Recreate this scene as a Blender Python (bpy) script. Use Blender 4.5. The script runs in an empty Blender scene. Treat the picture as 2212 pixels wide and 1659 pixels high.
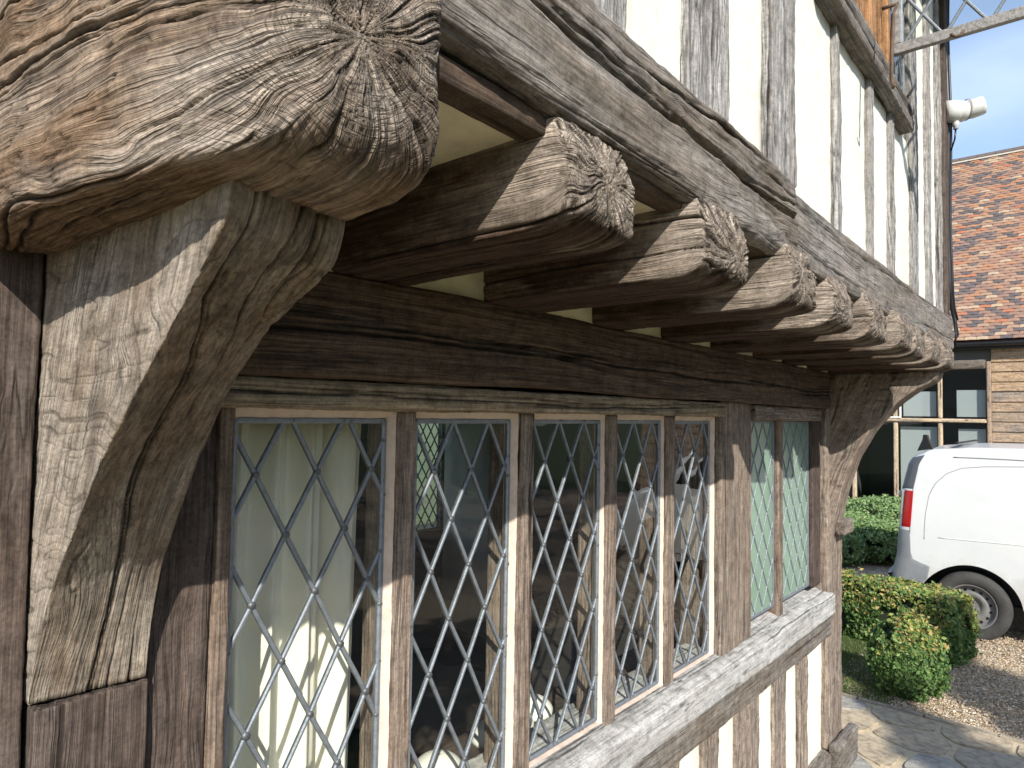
import bpy, bmesh, math, random, time
import numpy as np
from mathutils import Vector, Matrix
T0 = time.time()
R = math.radians
SC = bpy.context.scene
COL = SC.collection
rng = np.random.default_rng(7)
random.seed(7)

# ------------------------------------------------------------------ camera
CAM_POS = np.array([0.0, -0.973, 1.9])
FPX = 1450.0 / 2212.0
pitch = math.atan(65.0 / 1450.0)
yaw = math.atan(1234.0 / 1450.0 * math.cos(pitch))
F = Vector((math.cos(yaw) * math.cos(pitch), math.sin(yaw) * math.cos(pitch), math.sin(pitch)))
RT = F.cross(Vector((0, 0, 1))).normalized()
UP = RT.cross(F)
rl = R(1.0)
RT2 = RT * math.cos(rl) + UP * math.sin(rl)
UP2 = UP * math.cos(rl) - RT * math.sin(rl)
cam = bpy.data.cameras.new('camera')
cam.sensor_width = 36.0
cam.lens = 36.0 * FPX
cam.clip_start = 0.02
cam.clip_end = 2000
camo = bpy.data.objects.new('camera', cam)
camo.matrix_world = Matrix(((RT2.x, UP2.x, -F.x, CAM_POS[0]), (RT2.y, UP2.y, -F.y, CAM_POS[1]),
                            (RT2.z, UP2.z, -F.z, CAM_POS[2]), (0, 0, 0, 1)))
COL.objects.link(camo)
SC.camera = camo

# ------------------------------------------------------------------ sun and sky
SUN_DIR = Vector((-0.90, -1.0, 0.93)).normalized()
wd = bpy.data.worlds.new('World'); SC.world = wd; wd.use_nodes = True
nt = wd.node_tree; nt.nodes.clear()
wo = nt.nodes.new('ShaderNodeOutputWorld'); bg = nt.nodes.new('ShaderNodeBackground')
sky = nt.nodes.new('ShaderNodeTexSky'); sky.sky_type = 'NISHITA'; sky.sun_disc = False
sky.sun_elevation = math.asin(SUN_DIR.z)
sky.sun_rotation = math.atan2(SUN_DIR.x, SUN_DIR.y)
sky.air_density = 1.0; sky.dust_density = 0.6; sky.ozone_density = 2.5
tc = nt.nodes.new('ShaderNodeTexCoord')
mp = nt.nodes.new('ShaderNodeMapping'); mp.inputs['Scale'].default_value = (1.0, 1.0, 3.0)
cn = nt.nodes.new('ShaderNodeTexNoise'); cn.inputs['Scale'].default_value = 2.2; cn.inputs['Detail'].default_value = 5
cr = nt.nodes.new('ShaderNodeValToRGB')
cr.color_ramp.elements[0].position = 0.42; cr.color_ramp.elements[1].position = 0.80
cr.color_ramp.elements[0].color = (0.12, 0.12, 0.12, 1)
cr.color_ramp.elements[1].color = (0.60, 0.60, 0.60, 1)
mx = nt.nodes.new('ShaderNodeMixRGB'); mx.inputs[2].default_value = (4.6, 5.4, 7.0, 1)
nt.links.new(tc.outputs['Generated'], mp.inputs[0]); nt.links.new(mp.outputs[0], cn.inputs['Vector'])
nt.links.new(cn.outputs['Fac'], cr.inputs[0]); nt.links.new(cr.outputs[0], mx.inputs[0])
nt.links.new(sky.outputs[0], mx.inputs[1]); nt.links.new(mx.outputs[0], bg.inputs[0])
bg.inputs[1].default_value = 0.15
nt.links.new(bg.outputs[0], wo.inputs[0])
sl = bpy.data.lights.new('sun', 'SUN'); sl.energy = 4.6; sl.angle = R(0.55); sl.color = (1.0, 0.95, 0.86)
so = bpy.data.objects.new('sun', sl); COL.objects.link(so)
so.rotation_euler = SUN_DIR.to_track_quat('Z', 'Y').to_euler(); so.location = SUN_DIR * 30
SC.view_settings.view_transform = 'Standard'; SC.view_settings.look = 'None'
SC.view_settings.exposure = 0.62; SC.view_settings.gamma = 1.0
SC.view_settings.use_curve_mapping = False
SC.cycles.max_bounces = 8; SC.cycles.transparent_max_bounces = 24
SC.cycles.caustics_reflective = False; SC.cycles.caustics_refractive = False

# ------------------------------------------------------------------ noise
def _h(ix, iy, iz):
    h = (ix.astype(np.uint32) * np.uint32(374761393)) ^ (iy.astype(np.uint32) * np.uint32(668265263)) ^ (iz.astype(np.uint32) * np.uint32(2246822519))
    h = (h ^ (h >> np.uint32(13))) * np.uint32(1274126177)
    h = h ^ (h >> np.uint32(16))
    return (h & np.uint32(0xffff)).astype(np.float32) * np.float32(2.0 / 65535.0) - np.float32(1.0)
def vn(x, y, z=None):
    x = np.asarray(x, np.float32); y = np.asarray(y, np.float32)
    z = np.zeros_like(x) if z is None else np.asarray(z, np.float32)
    x, y, z = np.broadcast_arrays(x, y, z)
    ix = np.floor(x); iy = np.floor(y); iz = np.floor(z)
    fx = x - ix; fy = y - iy; fz = z - iz
    fx = fx * fx * fx * (fx * (fx * 6 - 15) + 10); fy = fy * fy * fy * (fy * (fy * 6 - 15) + 10); fz = fz * fz * fz * (fz * (fz * 6 - 15) + 10)
    ix = ix.astype(np.int32); iy = iy.astype(np.int32); iz = iz.astype(np.int32)
    r = 0
    for dz, wz in ((0, 1 - fz), (1, fz)):
        a = 0
        for dy, wy in ((0, 1 - fy), (1, fy)):
            a = a + wy * (_h(ix, iy + dy, iz + dz) * (1 - fx) + _h(ix + 1, iy + dy, iz + dz) * fx)
        r = r + wz * a
    return r
def fbm(x, y, z, o=3):
    r = 0; a = 1.0; s = 0
    for k in range(o):
        r = r + a * vn(x * 2 ** k + 17.3 * k, y * 2 ** k + 5.1 * k, z * 2 ** k - 9.7 * k); s += a; a *= 0.5
    return r / s
def ridge(n, p=2.0):
    return np.clip(1.0 - np.abs(n) * 2.0, 0, 1) ** p
def sstep(a, b, x):
    t = np.clip((x - a) / (b - a), 0, 1); return t * t * (3 - 2 * t)

# ------------------------------------------------------------------ object helpers
def link(o, parent=None):
    COL.objects.link(o)
    if parent is not None: o.parent = parent
    return o
def tag(o, label=None, cat=None, group=None, kind=None):
    if label: o['label'] = label
    if cat: o['category'] = cat
    if group: o['group'] = group
    if kind: o['kind'] = kind
    return o
def thing(name, label, cat, loc=(0, 0, 0), rz=0, group=None):
    o = bpy.data.objects.new(name, None); link(o); o.location = loc; o.rotation_euler = (0, 0, rz)
    o.empty_display_size = 0.1
    return tag(o, label, cat, group)
def np_mesh(name, V, Q, mat=None, smooth=True, attrs=None):
    """V (n,3), Q (m,4) or (m,3) index arrays"""
    V = np.asarray(V, np.float32); Q = np.asarray(Q, np.int32)
    me = bpy.data.meshes.new(name); k = Q.shape[1]
    me.vertices.add(len(V)); me.vertices.foreach_set('co', V.ravel())
    me.loops.add(Q.size); me.loops.foreach_set('vertex_index', Q.ravel())
    me.polygons.add(len(Q)); me.polygons.foreach_set('loop_start', np.arange(0, Q.size, k, dtype=np.int32))
    me.polygons.foreach_set('use_smooth', np.full(len(Q), smooth, bool))
    for an, dat in (attrs or {}).items():
        dat = np.asarray(dat, np.float32)
        if dat.ndim == 1:
            at = me.attributes.new(an, 'FLOAT', 'POINT'); at.data.foreach_set('value', dat)
        else:
            at = me.attributes.new(an, 'FLOAT_VECTOR', 'POINT'); at.data.foreach_set('vector', dat.ravel())
    me.update(calc_edges=True); me.validate()
    if mat: me.materials.append(mat)
    return me
class MB:
    """collects polygons"""
    def __init__(s): s.v = []; s.f = []
    def poly(s, pts):
        b = len(s.v); s.v += [tuple(p) for p in pts]; s.f.append(tuple(range(b, b + len(pts)))); return s
    def box(s, x0, x1, y0, y1, z0, z1):
        b = len(s.v)
        s.v += [(x0, y0, z0), (x1, y0, z0), (x1, y1, z0), (x0, y1, z0), (x0, y0, z1), (x1, y0, z1), (x1, y1, z1), (x0, y1, z1)]
        for q in ((0, 3, 2, 1), (4, 5, 6, 7), (0, 1, 5, 4), (1, 2, 6, 5), (2, 3, 7, 6), (3, 0, 4, 7)): s.f.append(tuple(b + i for i in q))
        return s
    def prism(s, pts, vec):
        """closed polygon pts (3d) extruded by vec"""
        n = len(pts); b = len(s.v); vec = Vector(vec)
        s.v += [tuple(p) for p in pts] + [tuple(Vector(p) + vec) for p in pts]
        s.f.append(tuple(b + i for i in range(n))[::-1]); s.f.append(tuple(b + n + i for i in range(n)))
        for i in range(n):
            j = (i + 1) % n; s.f.append((b + i, b + j, b + n + j, b + n + i))
        return s
    def tube(s, pts, r, n=8, cap=True):
        pts = [Vector(p) for p in pts]; b = len(s.v); m = len(pts)
        rr = r if isinstance(r, (list, tuple)) else [r] * m
        ref = Vector((0, 0, 1))
        for i, p in enumerate(pts):
            t = (pts[min(i + 1, m - 1)] - pts[max(i - 1, 0)]).normalized()
            if abs(t.dot(ref)) > 0.95: rf = Vector((1, 0, 0))
            else: rf = ref
            u = t.cross(rf).normalized(); w = u.cross(t)
            for k in range(n):
                a = 2 * math.pi * k / n
                s.v.append(tuple(p + (u * math.cos(a) + w * math.sin(a)) * rr[i]))
        for i in range(m - 1):
            for k in range(n):
                k2 = (k + 1) % n
                s.f.append((b + i * n + k, b + i * n + k2, b + (i + 1) * n + k2, b + (i + 1) * n + k))
        if cap:
            s.f.append(tuple(b + k for k in range(n))[::-1]); s.f.append(tuple(b + (m - 1) * n + k for k in range(n)))
        return s
    def lathe(s, prof, c, ax, n=24):
        """prof list of (r, h) around axis ax through c"""
        ax = Vector(ax).normalized(); c = Vector(c)
        u = ax.cross(Vector((0, 0, 1)))
        if u.length < 0.1: u = ax.cross(Vector((1, 0, 0)))
        u.normalize(); w = ax.cross(u); b = len(s.v)
        for r, h in prof:
            for k in range(n):
                a = 2 * math.pi * k / n
                s.v.append(tuple(c + ax * h + (u * math.cos(a) + w * math.sin(a)) * r))
        for i in range(len(prof) - 1):
            for k in range(n):
                k2 = (k + 1) % n
                s.f.append((b + i * n + k, b + i * n + k2, b + (i + 1) * n + k2, b + (i + 1) * n + k))
        return s
    def mesh(s, name, mat=None, smooth=False):
        me = bpy.data.meshes.new(name); me.from_pydata(s.v, [], s.f); me.update()
        if smooth: me.polygons.foreach_set('use_smooth', [True] * len(me.polygons))
        if mat: me.materials.append(mat)
        return me
    def build(s, name, mat, parent=None, smooth=False, bevel=0.0, fix=True):
        me = s.mesh(name, mat, smooth)
        if fix or bevel:
            bm = bmesh.new(); bm.from_mesh(me)
            if fix: bmesh.ops.recalc_face_normals(bm, faces=bm.faces)
            if bevel: bmesh.ops.bevel(bm, geom=list(bm.edges), offset=bevel, segments=2, affect='EDGES', profile=0.6)
            bm.to_mesh(me); bm.free()
        return link(bpy.data.objects.new(name, me), parent)

# ------------------------------------------------------------------ materials
def new_mat(name):
    m = bpy.data.materials.new(name); m.use_nodes = True
    n = m.node_tree.nodes; n.clear()
    out = n.new('ShaderNodeOutputMaterial'); b = n.new('ShaderNodeBsdfPrincipled')
    m.node_tree.links.new(b.outputs[0], out.inputs[0])
    return m, m.node_tree, b, out
def nd(t, typ, **kw):
    n = t.nodes.new(typ)
    for k, v in kw.items():
        if k in n.inputs.keys(): n.inputs[k].default_value = v
        else: setattr(n, k, v)
    return n
def ramp(t, stops):
    r = t.nodes.new('ShaderNodeValToRGB'); e = r.color_ramp.elements
    while len(e) < len(stops): e.new(0.5)
    for i, (p, c) in enumerate(stops):
        e[i].position = p; e[i].color = (c, c, c, 1) if isinstance(c, (int, float)) else (*c, 1)
    return r
def mixc(t, fac, a, b, mode='MIX'):
    m = t.nodes.new('ShaderNodeMixRGB'); m.blend_type = mode
    for s, v in ((0, fac), (1, a), (2, b)):
        if hasattr(v, 'is_output') or hasattr(v, 'links'): t.links.new(v, m.inputs[s])
        else: m.inputs[s].default_value = v if s == 0 else (*v, 1)
    return m.outputs[0]
def oak(name, dark, mid, light, grey, greyamt, crack=(0.016, 0.011, 0.008), rough=0.88, bump=0.6, fine=1.0, cr1=1.0, cr2=0.7, k1=7.0, k2=20.0):
    """weathered oak: fibres along s, checks on planes through the pith, broken rings on the end grain"""
    gain = lambda c: tuple(min(0.72, 1.0 * v) for v in c)
    dark, mid, light, grey = gain(dark), gain(mid), gain(light), gain(grey)
    m, t, b, out = new_mat(name); L = t.links.new
    at = nd(t, 'ShaderNodeAttribute', attribute_name='wc'); pd = nd(t, 'ShaderNodeAttribute', attribute_name='pd')
    cav = nd(t, 'ShaderNodeAttribute', attribute_name='cav'); wx = nd(t, 'ShaderNodeAttribute', attribute_name='wx'); en = nd(t, 'ShaderNodeAttribute', attribute_name='en')
    def math_(op, x, y, z=None, clamp=False):
        n = t.nodes.new('ShaderNodeMath'); n.operation = op; n.use_clamp = clamp
        for i, v in enumerate((x, y, z)):
            if v is None: continue
            if isinstance(v, (int, float)): n.inputs[i].default_value = v
            else: L(v, n.inputs[i])
        return n.outputs[0]
    def noise(vec, detail=3.0, rgh=0.6, scale=1.0):
        n = nd(t, 'ShaderNodeTexNoise', Scale=scale, Detail=detail, Roughness=rgh); L(vec, n.inputs['Vector']); return n.outputs['Fac']
    def mapped(src, sc):
        n = nd(t, 'ShaderNodeMapping'); n.inputs['Scale'].default_value = sc; L(src, n.inputs[0]); return n.outputs[0]
    sw = nd(t, 'ShaderNodeSeparateXYZ'); L(at.outputs['Vector'], sw.inputs[0]); sp = nd(t, 'ShaderNodeSeparateXYZ'); L(pd.outputs['Vector'], sp.inputs[0])
    def polar(k, zs, zr, wob=0.0):
        c = nd(t, 'ShaderNodeCombineXYZ')
        zz = math_('MULTIPLY_ADD', sp.outputs['Z'], zr, math_('MULTIPLY', sw.outputs['X'], zs))
        L(math_('MULTIPLY', sp.outputs['X'], k), c.inputs[0]); L(math_('MULTIPLY', sp.outputs['Y'], k), c.inputs[1]); L(zz, c.inputs[2]); return c.outputs[0]
    def line(n, w):
        d = math_('ABSOLUTE', math_('SUBTRACT', n, 0.5), 0); return math_('SUBTRACT', 1.0, math_('DIVIDE', d, w), clamp=True)
    n1 = noise(mapped(at.outputs['Vector'], (5 * fine, 170 * fine, 170 * fine)), 4.0, 0.65)
    n2 = noise(mapped(at.outputs['Vector'], (3.2, 15, 15)), 4.0, 0.62)
    n3 = noise(mapped(at.outputs['Vector'], (13, 520, 520)), 3.0, 0.6)
    n4 = noise(at.outputs['Vector'], 5.0, 0.68, 30.0)
    n5 = noise(mapped(at.outputs['Vector'], (2.5, 30, 30)), 3.0, 0.6)
    c1 = math_('MULTIPLY', line(noise(polar(k1, 2.2, 7.0), 3.0, 0.60), 0.075), math_('MULTIPLY', math_('SUBTRACT', n2, 0.36), 5.0, clamp=True))
    c2 = math_('MULTIPLY', line(noise(polar(k2, 4.0, 16.0), 2.0, 0.55), 0.085), math_('MULTIPLY', math_('SUBTRACT', n5, 0.38), 5.0, clamp=True))
    pf = math_('MULTIPLY', math_('SUBTRACT', sp.outputs['Z'], 0.004), 60.0, clamp=True); c1 = math_('MULTIPLY', c1, pf); c2 = math_('MULTIPLY', c2, pf)
    n6 = noise(at.outputs['Vector'], 4.0, 0.7, 170.0); sd = math_('MULTIPLY_ADD', en.outputs['Fac'], 0.3, 0.7); c1 = math_('MULTIPLY', math_('POWER', c1, math_('SUBTRACT', 1.8, math_('MULTIPLY', en.outputs['Fac'], 0.7))), sd); c2 = math_('MULTIPLY', c2, sd)
    rg = math_('MULTIPLY', line(noise(polar(2.2, 12.0, 210.0), 2.0, 0.5), 0.07), en.outputs['Fac'])
    col1 = ramp(t, [(0.24, dark), (0.48, mid), (0.78, light)]); L(n1, col1.inputs[0])
    col2 = ramp(t, [(0.32, tuple(0.40 * x for x in grey)), (0.48, tuple(0.82 * x for x in grey)), (0.68, grey)]); L(n3, col2.inputs[0])
    g = ramp(t, [(0.38, 0.0), (0.62, 1.0)]); L(n2, g.inputs[0])
    gf = math_('MULTIPLY', math_('MULTIPLY_ADD', g.outputs[0], 0.6, wx.outputs['Fac']), greyamt, clamp=True)
    c = mixc(t, gf, col1.outputs[0], col2.outputs[0])
    st = ramp(t, [(0.33, 0.55), (0.5, 1.0), (0.66, 1.25)]); L(n4, st.inputs[0]); c = mixc(t, 0.8, c, st.outputs[0], 'MULTIPLY')
    st5 = ramp(t, [(0.34, 0.62), (0.52, 1.0), (0.7, 1.12)]); L(n5, st5.inputs[0]); c = mixc(t, 0.8, c, st5.outputs[0], 'MULTIPLY')
    st6 = ramp(t, [(0.36, 0.66), (0.5, 1.0), (0.64, 1.22)]); L(n6, st6.inputs[0]); c = mixc(t, 0.7, c, st6.outputs[0], 'MULTIPLY')
    eb = math_('MULTIPLY_ADD', en.outputs['Fac'], 0.45, 1.0)
    cm = math_('MAXIMUM', math_('MULTIPLY', c1, 1.0 * cr1), math_('MAXIMUM', math_('MULTIPLY', math_('MULTIPLY', c2, 0.72 * cr2), eb), math_('MULTIPLY', rg, 0.7)))
    cm = math_('MAXIMUM', cm, cav.outputs['Fac'], clamp=True)
    c = mixc(t, cm, c, crack); L(c, b.inputs['Base Color'])
    b.inputs['Roughness'].default_value = rough; b.inputs['Specular IOR Level'].default_value = 0.2
    h = math_('MULTIPLY_ADD', n1, 0.55, math_('MULTIPLY', n3, 0.35)); h = math_('MULTIPLY_ADD', c1, -1.1 * cr1, h); h = math_('MULTIPLY_ADD', c2, -0.7 * cr2, h); h = math_('MULTIPLY_ADD', rg, -0.5, h); h = math_('MULTIPLY_ADD', n4, 0.35, h); h = math_('MULTIPLY_ADD', n6, 0.40, h)
    bp = nd(t, 'ShaderNodeBump', Strength=bump, Distance=0.004); L(h, bp.inputs['Height']); L(bp.outputs[0], b.inputs['Normal'])
    return m
def simple(name, col, rough=0.6, metal=0.0, nscale=0, namt=0.0, bump=0.0, bscale=0, spec=0.5, attr=None, stretch=None):
    m, t, b, out = new_mat(name); L = t.links.new
    b.inputs['Base Color'].default_value = (*col, 1); b.inputs['Roughness'].default_value = rough
    b.inputs['Metallic'].default_value = metal; b.inputs['Specular IOR Level'].default_value = spec
    co = nd(t, 'ShaderNodeTexCoord')
    v = co.outputs['Object']
    if stretch:
        mm = nd(t, 'ShaderNodeMapping'); mm.inputs['Scale'].default_value = stretch; L(v, mm.inputs[0]); v = mm.outputs[0]
    base = None
    if attr:
        a = nd(t, 'ShaderNodeAttribute', attribute_name=attr); base = a.outputs['Vector']
    if nscale:
        n = nd(t, 'ShaderNodeTexNoise', Scale=nscale, Detail=5.0, Roughness=0.6); L(v, n.inputs['Vector'])
        r = ramp(t, [(0.3, 1 - namt), (0.5, 1.0), (0.72, 1 + namt * 0.6)]); L(n.outputs['Fac'], r.inputs[0])
        c = mixc(t, 1.0, base if base is not None else col, r.outputs[0], 'MULTIPLY'); L(c, b.inputs['Base Color'])
    elif base is not None: L(base, b.inputs['Base Color'])
    if bump:
        n = nd(t, 'ShaderNodeTexNoise', Scale=bscale, Detail=6.0, Roughness=0.65); L(v, n.inputs['Vector'])
        bp = nd(t, 'ShaderNodeBump', Strength=bump, Distance=0.01); L(n.outputs['Fac'], bp.inputs['Height']); L(bp.outputs[0], b.inputs['Normal'])
    return m
def glass(name, tint=(0.97, 0.98, 0.965), gloss_rough=0.0, wav=0.03, boost=1.0):
    m = bpy.data.materials.new(name); m.use_nodes = True; t = m.node_tree; t.nodes.clear(); L = t.links.new
    out = nd(t, 'ShaderNodeOutputMaterial'); tr = nd(t, 'ShaderNodeBsdfTransparent'); tr.inputs[0].default_value = (*tint, 1)
    gl = nd(t, 'ShaderNodeBsdfGlossy', Roughness=gloss_rough); gl.inputs['Color'].default_value = (boost, boost, boost, 1)
    fr = nd(t, 'ShaderNodeFresnel', IOR=1.52)
    co = nd(t, 'ShaderNodeTexCoord'); n = nd(t, 'ShaderNodeTexNoise', Scale=9.0, Detail=1.0); L(co.outputs['Object'], n.inputs['Vector'])
    bp = nd(t, 'ShaderNodeBump', Strength=wav, Distance=0.02); L(n.outputs['Fac'], bp.inputs['Height'])
    L(bp.outputs[0], gl.inputs['Normal']); L(bp.outputs[0], fr.inputs['Normal'])
    ge = nd(t, 'ShaderNodeNewGeometry'); iv = nd(t, 'ShaderNodeMath', operation='SUBTRACT'); iv.inputs[0].default_value = 1.0; L(ge.outputs['Backfacing'], iv.inputs[1])
    mu = nd(t, 'ShaderNodeMath', operation='MULTIPLY'); L(fr.outputs[0], mu.inputs[0]); L(iv.outputs[0], mu.inputs[1])
    mi = nd(t, 'ShaderNodeMixShader'); L(mu.outputs[0], mi.inputs[0]); L(tr.outputs[0], mi.inputs[1]); L(gl.outputs[0], mi.inputs[2]); L(mi.outputs[0], out.inputs[0])
    return m
def obscure_glass(name, tint):
    m = bpy.data.materials.new(name); m.use_nodes = True; t = m.node_tree; t.nodes.clear(); L = t.links.new
    out = nd(t, 'ShaderNodeOutputMaterial')
    co = nd(t, 'ShaderNodeTexCoord'); n = nd(t, 'ShaderNodeTexNoise', Scale=160.0, Detail=2.0); L(co.outputs['Object'], n.inputs['Vector'])
    bp = nd(t, 'ShaderNodeBump', Strength=0.25, Distance=0.004); L(n.outputs['Fac'], bp.inputs['Height'])
    rf = nd(t, 'ShaderNodeBsdfRefraction', Roughness=0.35, IOR=1.05); rf.inputs['Color'].default_value = (*tint, 1)
    tl = nd(t, 'ShaderNodeBsdfTransparent'); tl.inputs[0].default_value = (*tint, 1)
    df = nd(t, 'ShaderNodeBsdfDiffuse'); df.inputs['Color'].default_value = (0.42, 0.62, 0.47, 1)
    gl = nd(t, 'ShaderNodeBsdfGlossy', Roughness=0.22); L(bp.outputs[0], gl.inputs['Normal']); L(bp.outputs[0], rf.inputs['Normal'])
    a = nd(t, 'ShaderNodeMixShader'); a.inputs[0].default_value = 0.45; L(rf.outputs[0], a.inputs[1]); L(tl.outputs[0], a.inputs[2])
    b = nd(t, 'ShaderNodeMixShader'); b.inputs[0].default_value = 0.42; L(a.outputs[0], b.inputs[1]); L(df.outputs[0], b.inputs[2])
    fr = nd(t, 'ShaderNodeFresnel', IOR=1.52); L(bp.outputs[0], fr.inputs['Normal'])
    ge = nd(t, 'ShaderNodeNewGeometry'); iv = nd(t, 'ShaderNodeMath', operation='SUBTRACT'); iv.inputs[0].default_value = 1.0; L(ge.outputs['Backfacing'], iv.inputs[1])
    mu = nd(t, 'ShaderNodeMath', operation='MULTIPLY'); L(fr.outputs[0], mu.inputs[0]); L(iv.outputs[0], mu.inputs[1])
    c = nd(t, 'ShaderNodeMixShader'); L(mu.outputs[0], c.inputs[0]); L(b.outputs[0], c.inputs[1]); L(gl.outputs[0], c.inputs[2]); L(c.outputs[0], out.inputs[0])
    return m
M = {}
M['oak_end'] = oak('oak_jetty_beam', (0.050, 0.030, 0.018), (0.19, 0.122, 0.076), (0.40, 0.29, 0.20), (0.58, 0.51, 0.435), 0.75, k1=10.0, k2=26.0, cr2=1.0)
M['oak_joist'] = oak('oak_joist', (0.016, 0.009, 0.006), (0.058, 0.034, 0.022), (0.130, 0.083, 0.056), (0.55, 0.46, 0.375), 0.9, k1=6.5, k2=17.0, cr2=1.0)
M['oak_silver'] = oak('oak_silver', (0.048, 0.035, 0.025), (0.145, 0.115, 0.088), (0.275, 0.235, 0.19), (0.42, 0.405, 0.385), 0.7, k1=10.0, k2=26.0, cr1=0.9)
M['oak_stud'] = oak('oak_stud', (0.060, 0.050, 0.043), (0.24, 0.215, 0.195), (0.46, 0.435, 0.405), (0.58, 0.57, 0.56), 0.75, k1=10.0)
M['oak_bracket'] = oak('oak_bracket', (0.055, 0.036, 0.023), (0.165, 0.118, 0.080), (0.29, 0.222, 0.158), (0.56, 0.495, 0.42), 0.8, k1=8.0, cr1=0.8)
M['oak_brown'] = oak('oak_brown', (0.021, 0.0145, 0.011), (0.075, 0.052, 0.041), (0.158, 0.116, 0.094), (0.25, 0.212, 0.19), 0.45, k1=13.0)
M['oak_lintel'] = oak('oak_lintel', (0.020, 0.012, 0.008), (0.090, 0.059, 0.040), (0.19, 0.132, 0.090), (0.24, 0.19, 0.15), 0.4, k1=10.0)
M['oak_head'] = oak('oak_head', (0.06, 0.040, 0.026), (0.27, 0.20, 0.128), (0.52, 0.415, 0.275), (0.50, 0.44, 0.34), 0.6)
M['oak_mullion'] = oak('oak_mullion', (0.055, 0.036, 0.026), (0.21, 0.150, 0.112), (0.42, 0.34, 0.275), (0.50, 0.44, 0.38), 0.5, k1=7.0)
M['oak_post'] = oak('oak_post', (0.070, 0.048, 0.036), (0.225, 0.170, 0.132), (0.40, 0.325, 0.265), (0.46, 0.41, 0.36), 0.55)
M['oak_sill'] = oak('oak_sill', (0.20, 0.185, 0.168), (0.37, 0.355, 0.335), (0.55, 0.54, 0.525), (0.60, 0.60, 0.59), 0.9, k1=12.0, cr1=0.45, cr2=0.4, bump=0.4)
M['oak_new'] = oak('oak_new', (0.20, 0.095, 0.04), (0.40, 0.21, 0.10), (0.52, 0.31, 0.16), (0.45, 0.34, 0.24), 0.25)
M['plaster'] = simple('plaster', (0.66, 0.66, 0.58), 0.9, nscale=5, namt=0.10, bump=0.45, bscale=60, stretch=(1, 1, 0.35))
def plaster_stains(m):
    t = m.node_tree; b = t.nodes['Principled BSDF']; L = t.links.new; src = b.inputs['Base Color'].links[0].from_socket
    co = nd(t, 'ShaderNodeTexCoord'); mm = nd(t, 'ShaderNodeMapping'); mm.inputs['Scale'].default_value = (9, 9, 0.8); L(co.outputs['Object'], mm.inputs[0])
    n = nd(t, 'ShaderNodeTexNoise', Scale=1.0, Detail=5.0, Roughness=0.65); L(mm.outputs[0], n.inputs['Vector']); r = ramp(t, [(0.50, 0.0), (0.75, 0.55)]); L(n.outputs['Fac'], r.inputs[0])
    c = mixc(t, r.outputs[0], src, (0.50, 0.49, 0.42))
    v = nd(t, 'ShaderNodeTexVoronoi', Scale=26.0); L(co.outputs['Object'], v.inputs['Vector']); r2 = ramp(t, [(0.0, 1.0), (0.035, 0.0)]); L(v.outputs['Distance'], r2.inputs[0])
    sp = nd(t, 'ShaderNodeSeparateColor'); L(v.outputs['Color'], sp.inputs[0]); gt = nd(t, 'ShaderNodeMath', operation='GREATER_THAN'); L(sp.outputs[0], gt.inputs[0]); gt.inputs[1].default_value = 0.8
    mu = nd(t, 'ShaderNodeMath', operation='MULTIPLY'); L(r2.outputs[0], mu.inputs[0]); L(gt.outputs[0], mu.inputs[1])
    c = mixc(t, mu.outputs[0], c, (0.12, 0.11, 0.09))
    ed = nd(t, 'ShaderNodeAttribute', attribute_name='edge'); L(mixc(t, ed.outputs['Fac'], c, (0.42, 0.36, 0.24)), b.inputs['Base Color'])
plaster_stains(M['plaster'])
M['plaster_cream'] = simple('plaster_cream', (0.74, 0.67, 0.47), 0.92, nscale=12, namt=0.18, bump=0.3, bscale=70)
M['putty'] = simple('putty', (0.62, 0.50, 0.42), 0.85, nscale=40, namt=0.15, bump=0.3, bscale=120)
M['lead'] = simple('lead', (0.20, 0.222, 0.248), 0.5, metal=0.45, nscale=70, namt=0.25, bump=0.25, bscale=260)
M['solder'] = simple('solder', (0.11, 0.118, 0.125), 0.5, metal=0.5, nscale=90, namt=0.3)
M['glass'] = glass('window_glass')
M['obscure'] = obscure_glass('obscure_glass', (0.62, 0.78, 0.66))
M['iron'] = simple('iron', (0.13, 0.085, 0.06), 0.75, metal=0.3, nscale=60, namt=0.5, bump=0.4, bscale=120)

# ------------------------------------------------------------------ timber generator
def box_grid(S, A, B):
    """welded surface grid of a box from 1-D coordinate arrays"""
    ns, na, nb = len(S), len(A), len(B)
    idx = {}; P = []; Q = []
    def face(u, v, fn, flip):
        iu, iv = np.meshgrid(np.arange(len(u)), np.arange(len(v)), indexing='ij')
        pts, key = fn(iu.ravel(), iv.ravel())
        return pts, key, len(u), len(v), flip
    faces = []
    for e, flip in ((0, True), (nb - 1, False)):
        faces.append(face(S, A, lambda i, j, e=e: (np.stack([S[i], A[j], np.full(len(i), B[e])], 1), (i * na + j) * nb + e), flip))
    for e, flip in ((0, False), (na - 1, True)):
        faces.append(face(S, B, lambda i, j, e=e: (np.stack([S[i], np.full(len(i), A[e]), B[j]], 1), (i * na + e) * nb + j), flip))
    for e, flip in ((0, True), (ns - 1, False)):
        faces.append(face(A, B, lambda i, j, e=e: (np.stack([np.full(len(i), S[e]), A[i], B[j]], 1), (e * na + i) * nb + j), flip))
    keys = np.concatenate([f[1] for f in faces]); pts = np.concatenate([f[0] for f in faces])
    uk, first, inv = np.unique(keys, return_index=True, return_inverse=True)
    off = 0; Q = []
    for p, k, nu, nv, flip in faces:
        ii = inv[off:off + nu * nv].reshape(nu, nv); off += nu * nv
        q = np.stack([ii[:-1, :-1], ii[1:, :-1], ii[1:, 1:], ii[:-1, 1:]], -1).reshape(-1, 4)
        Q.append(q[:, ::-1] if flip else q)
    return pts[first].astype(np.float64), np.concatenate(Q)
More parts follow.
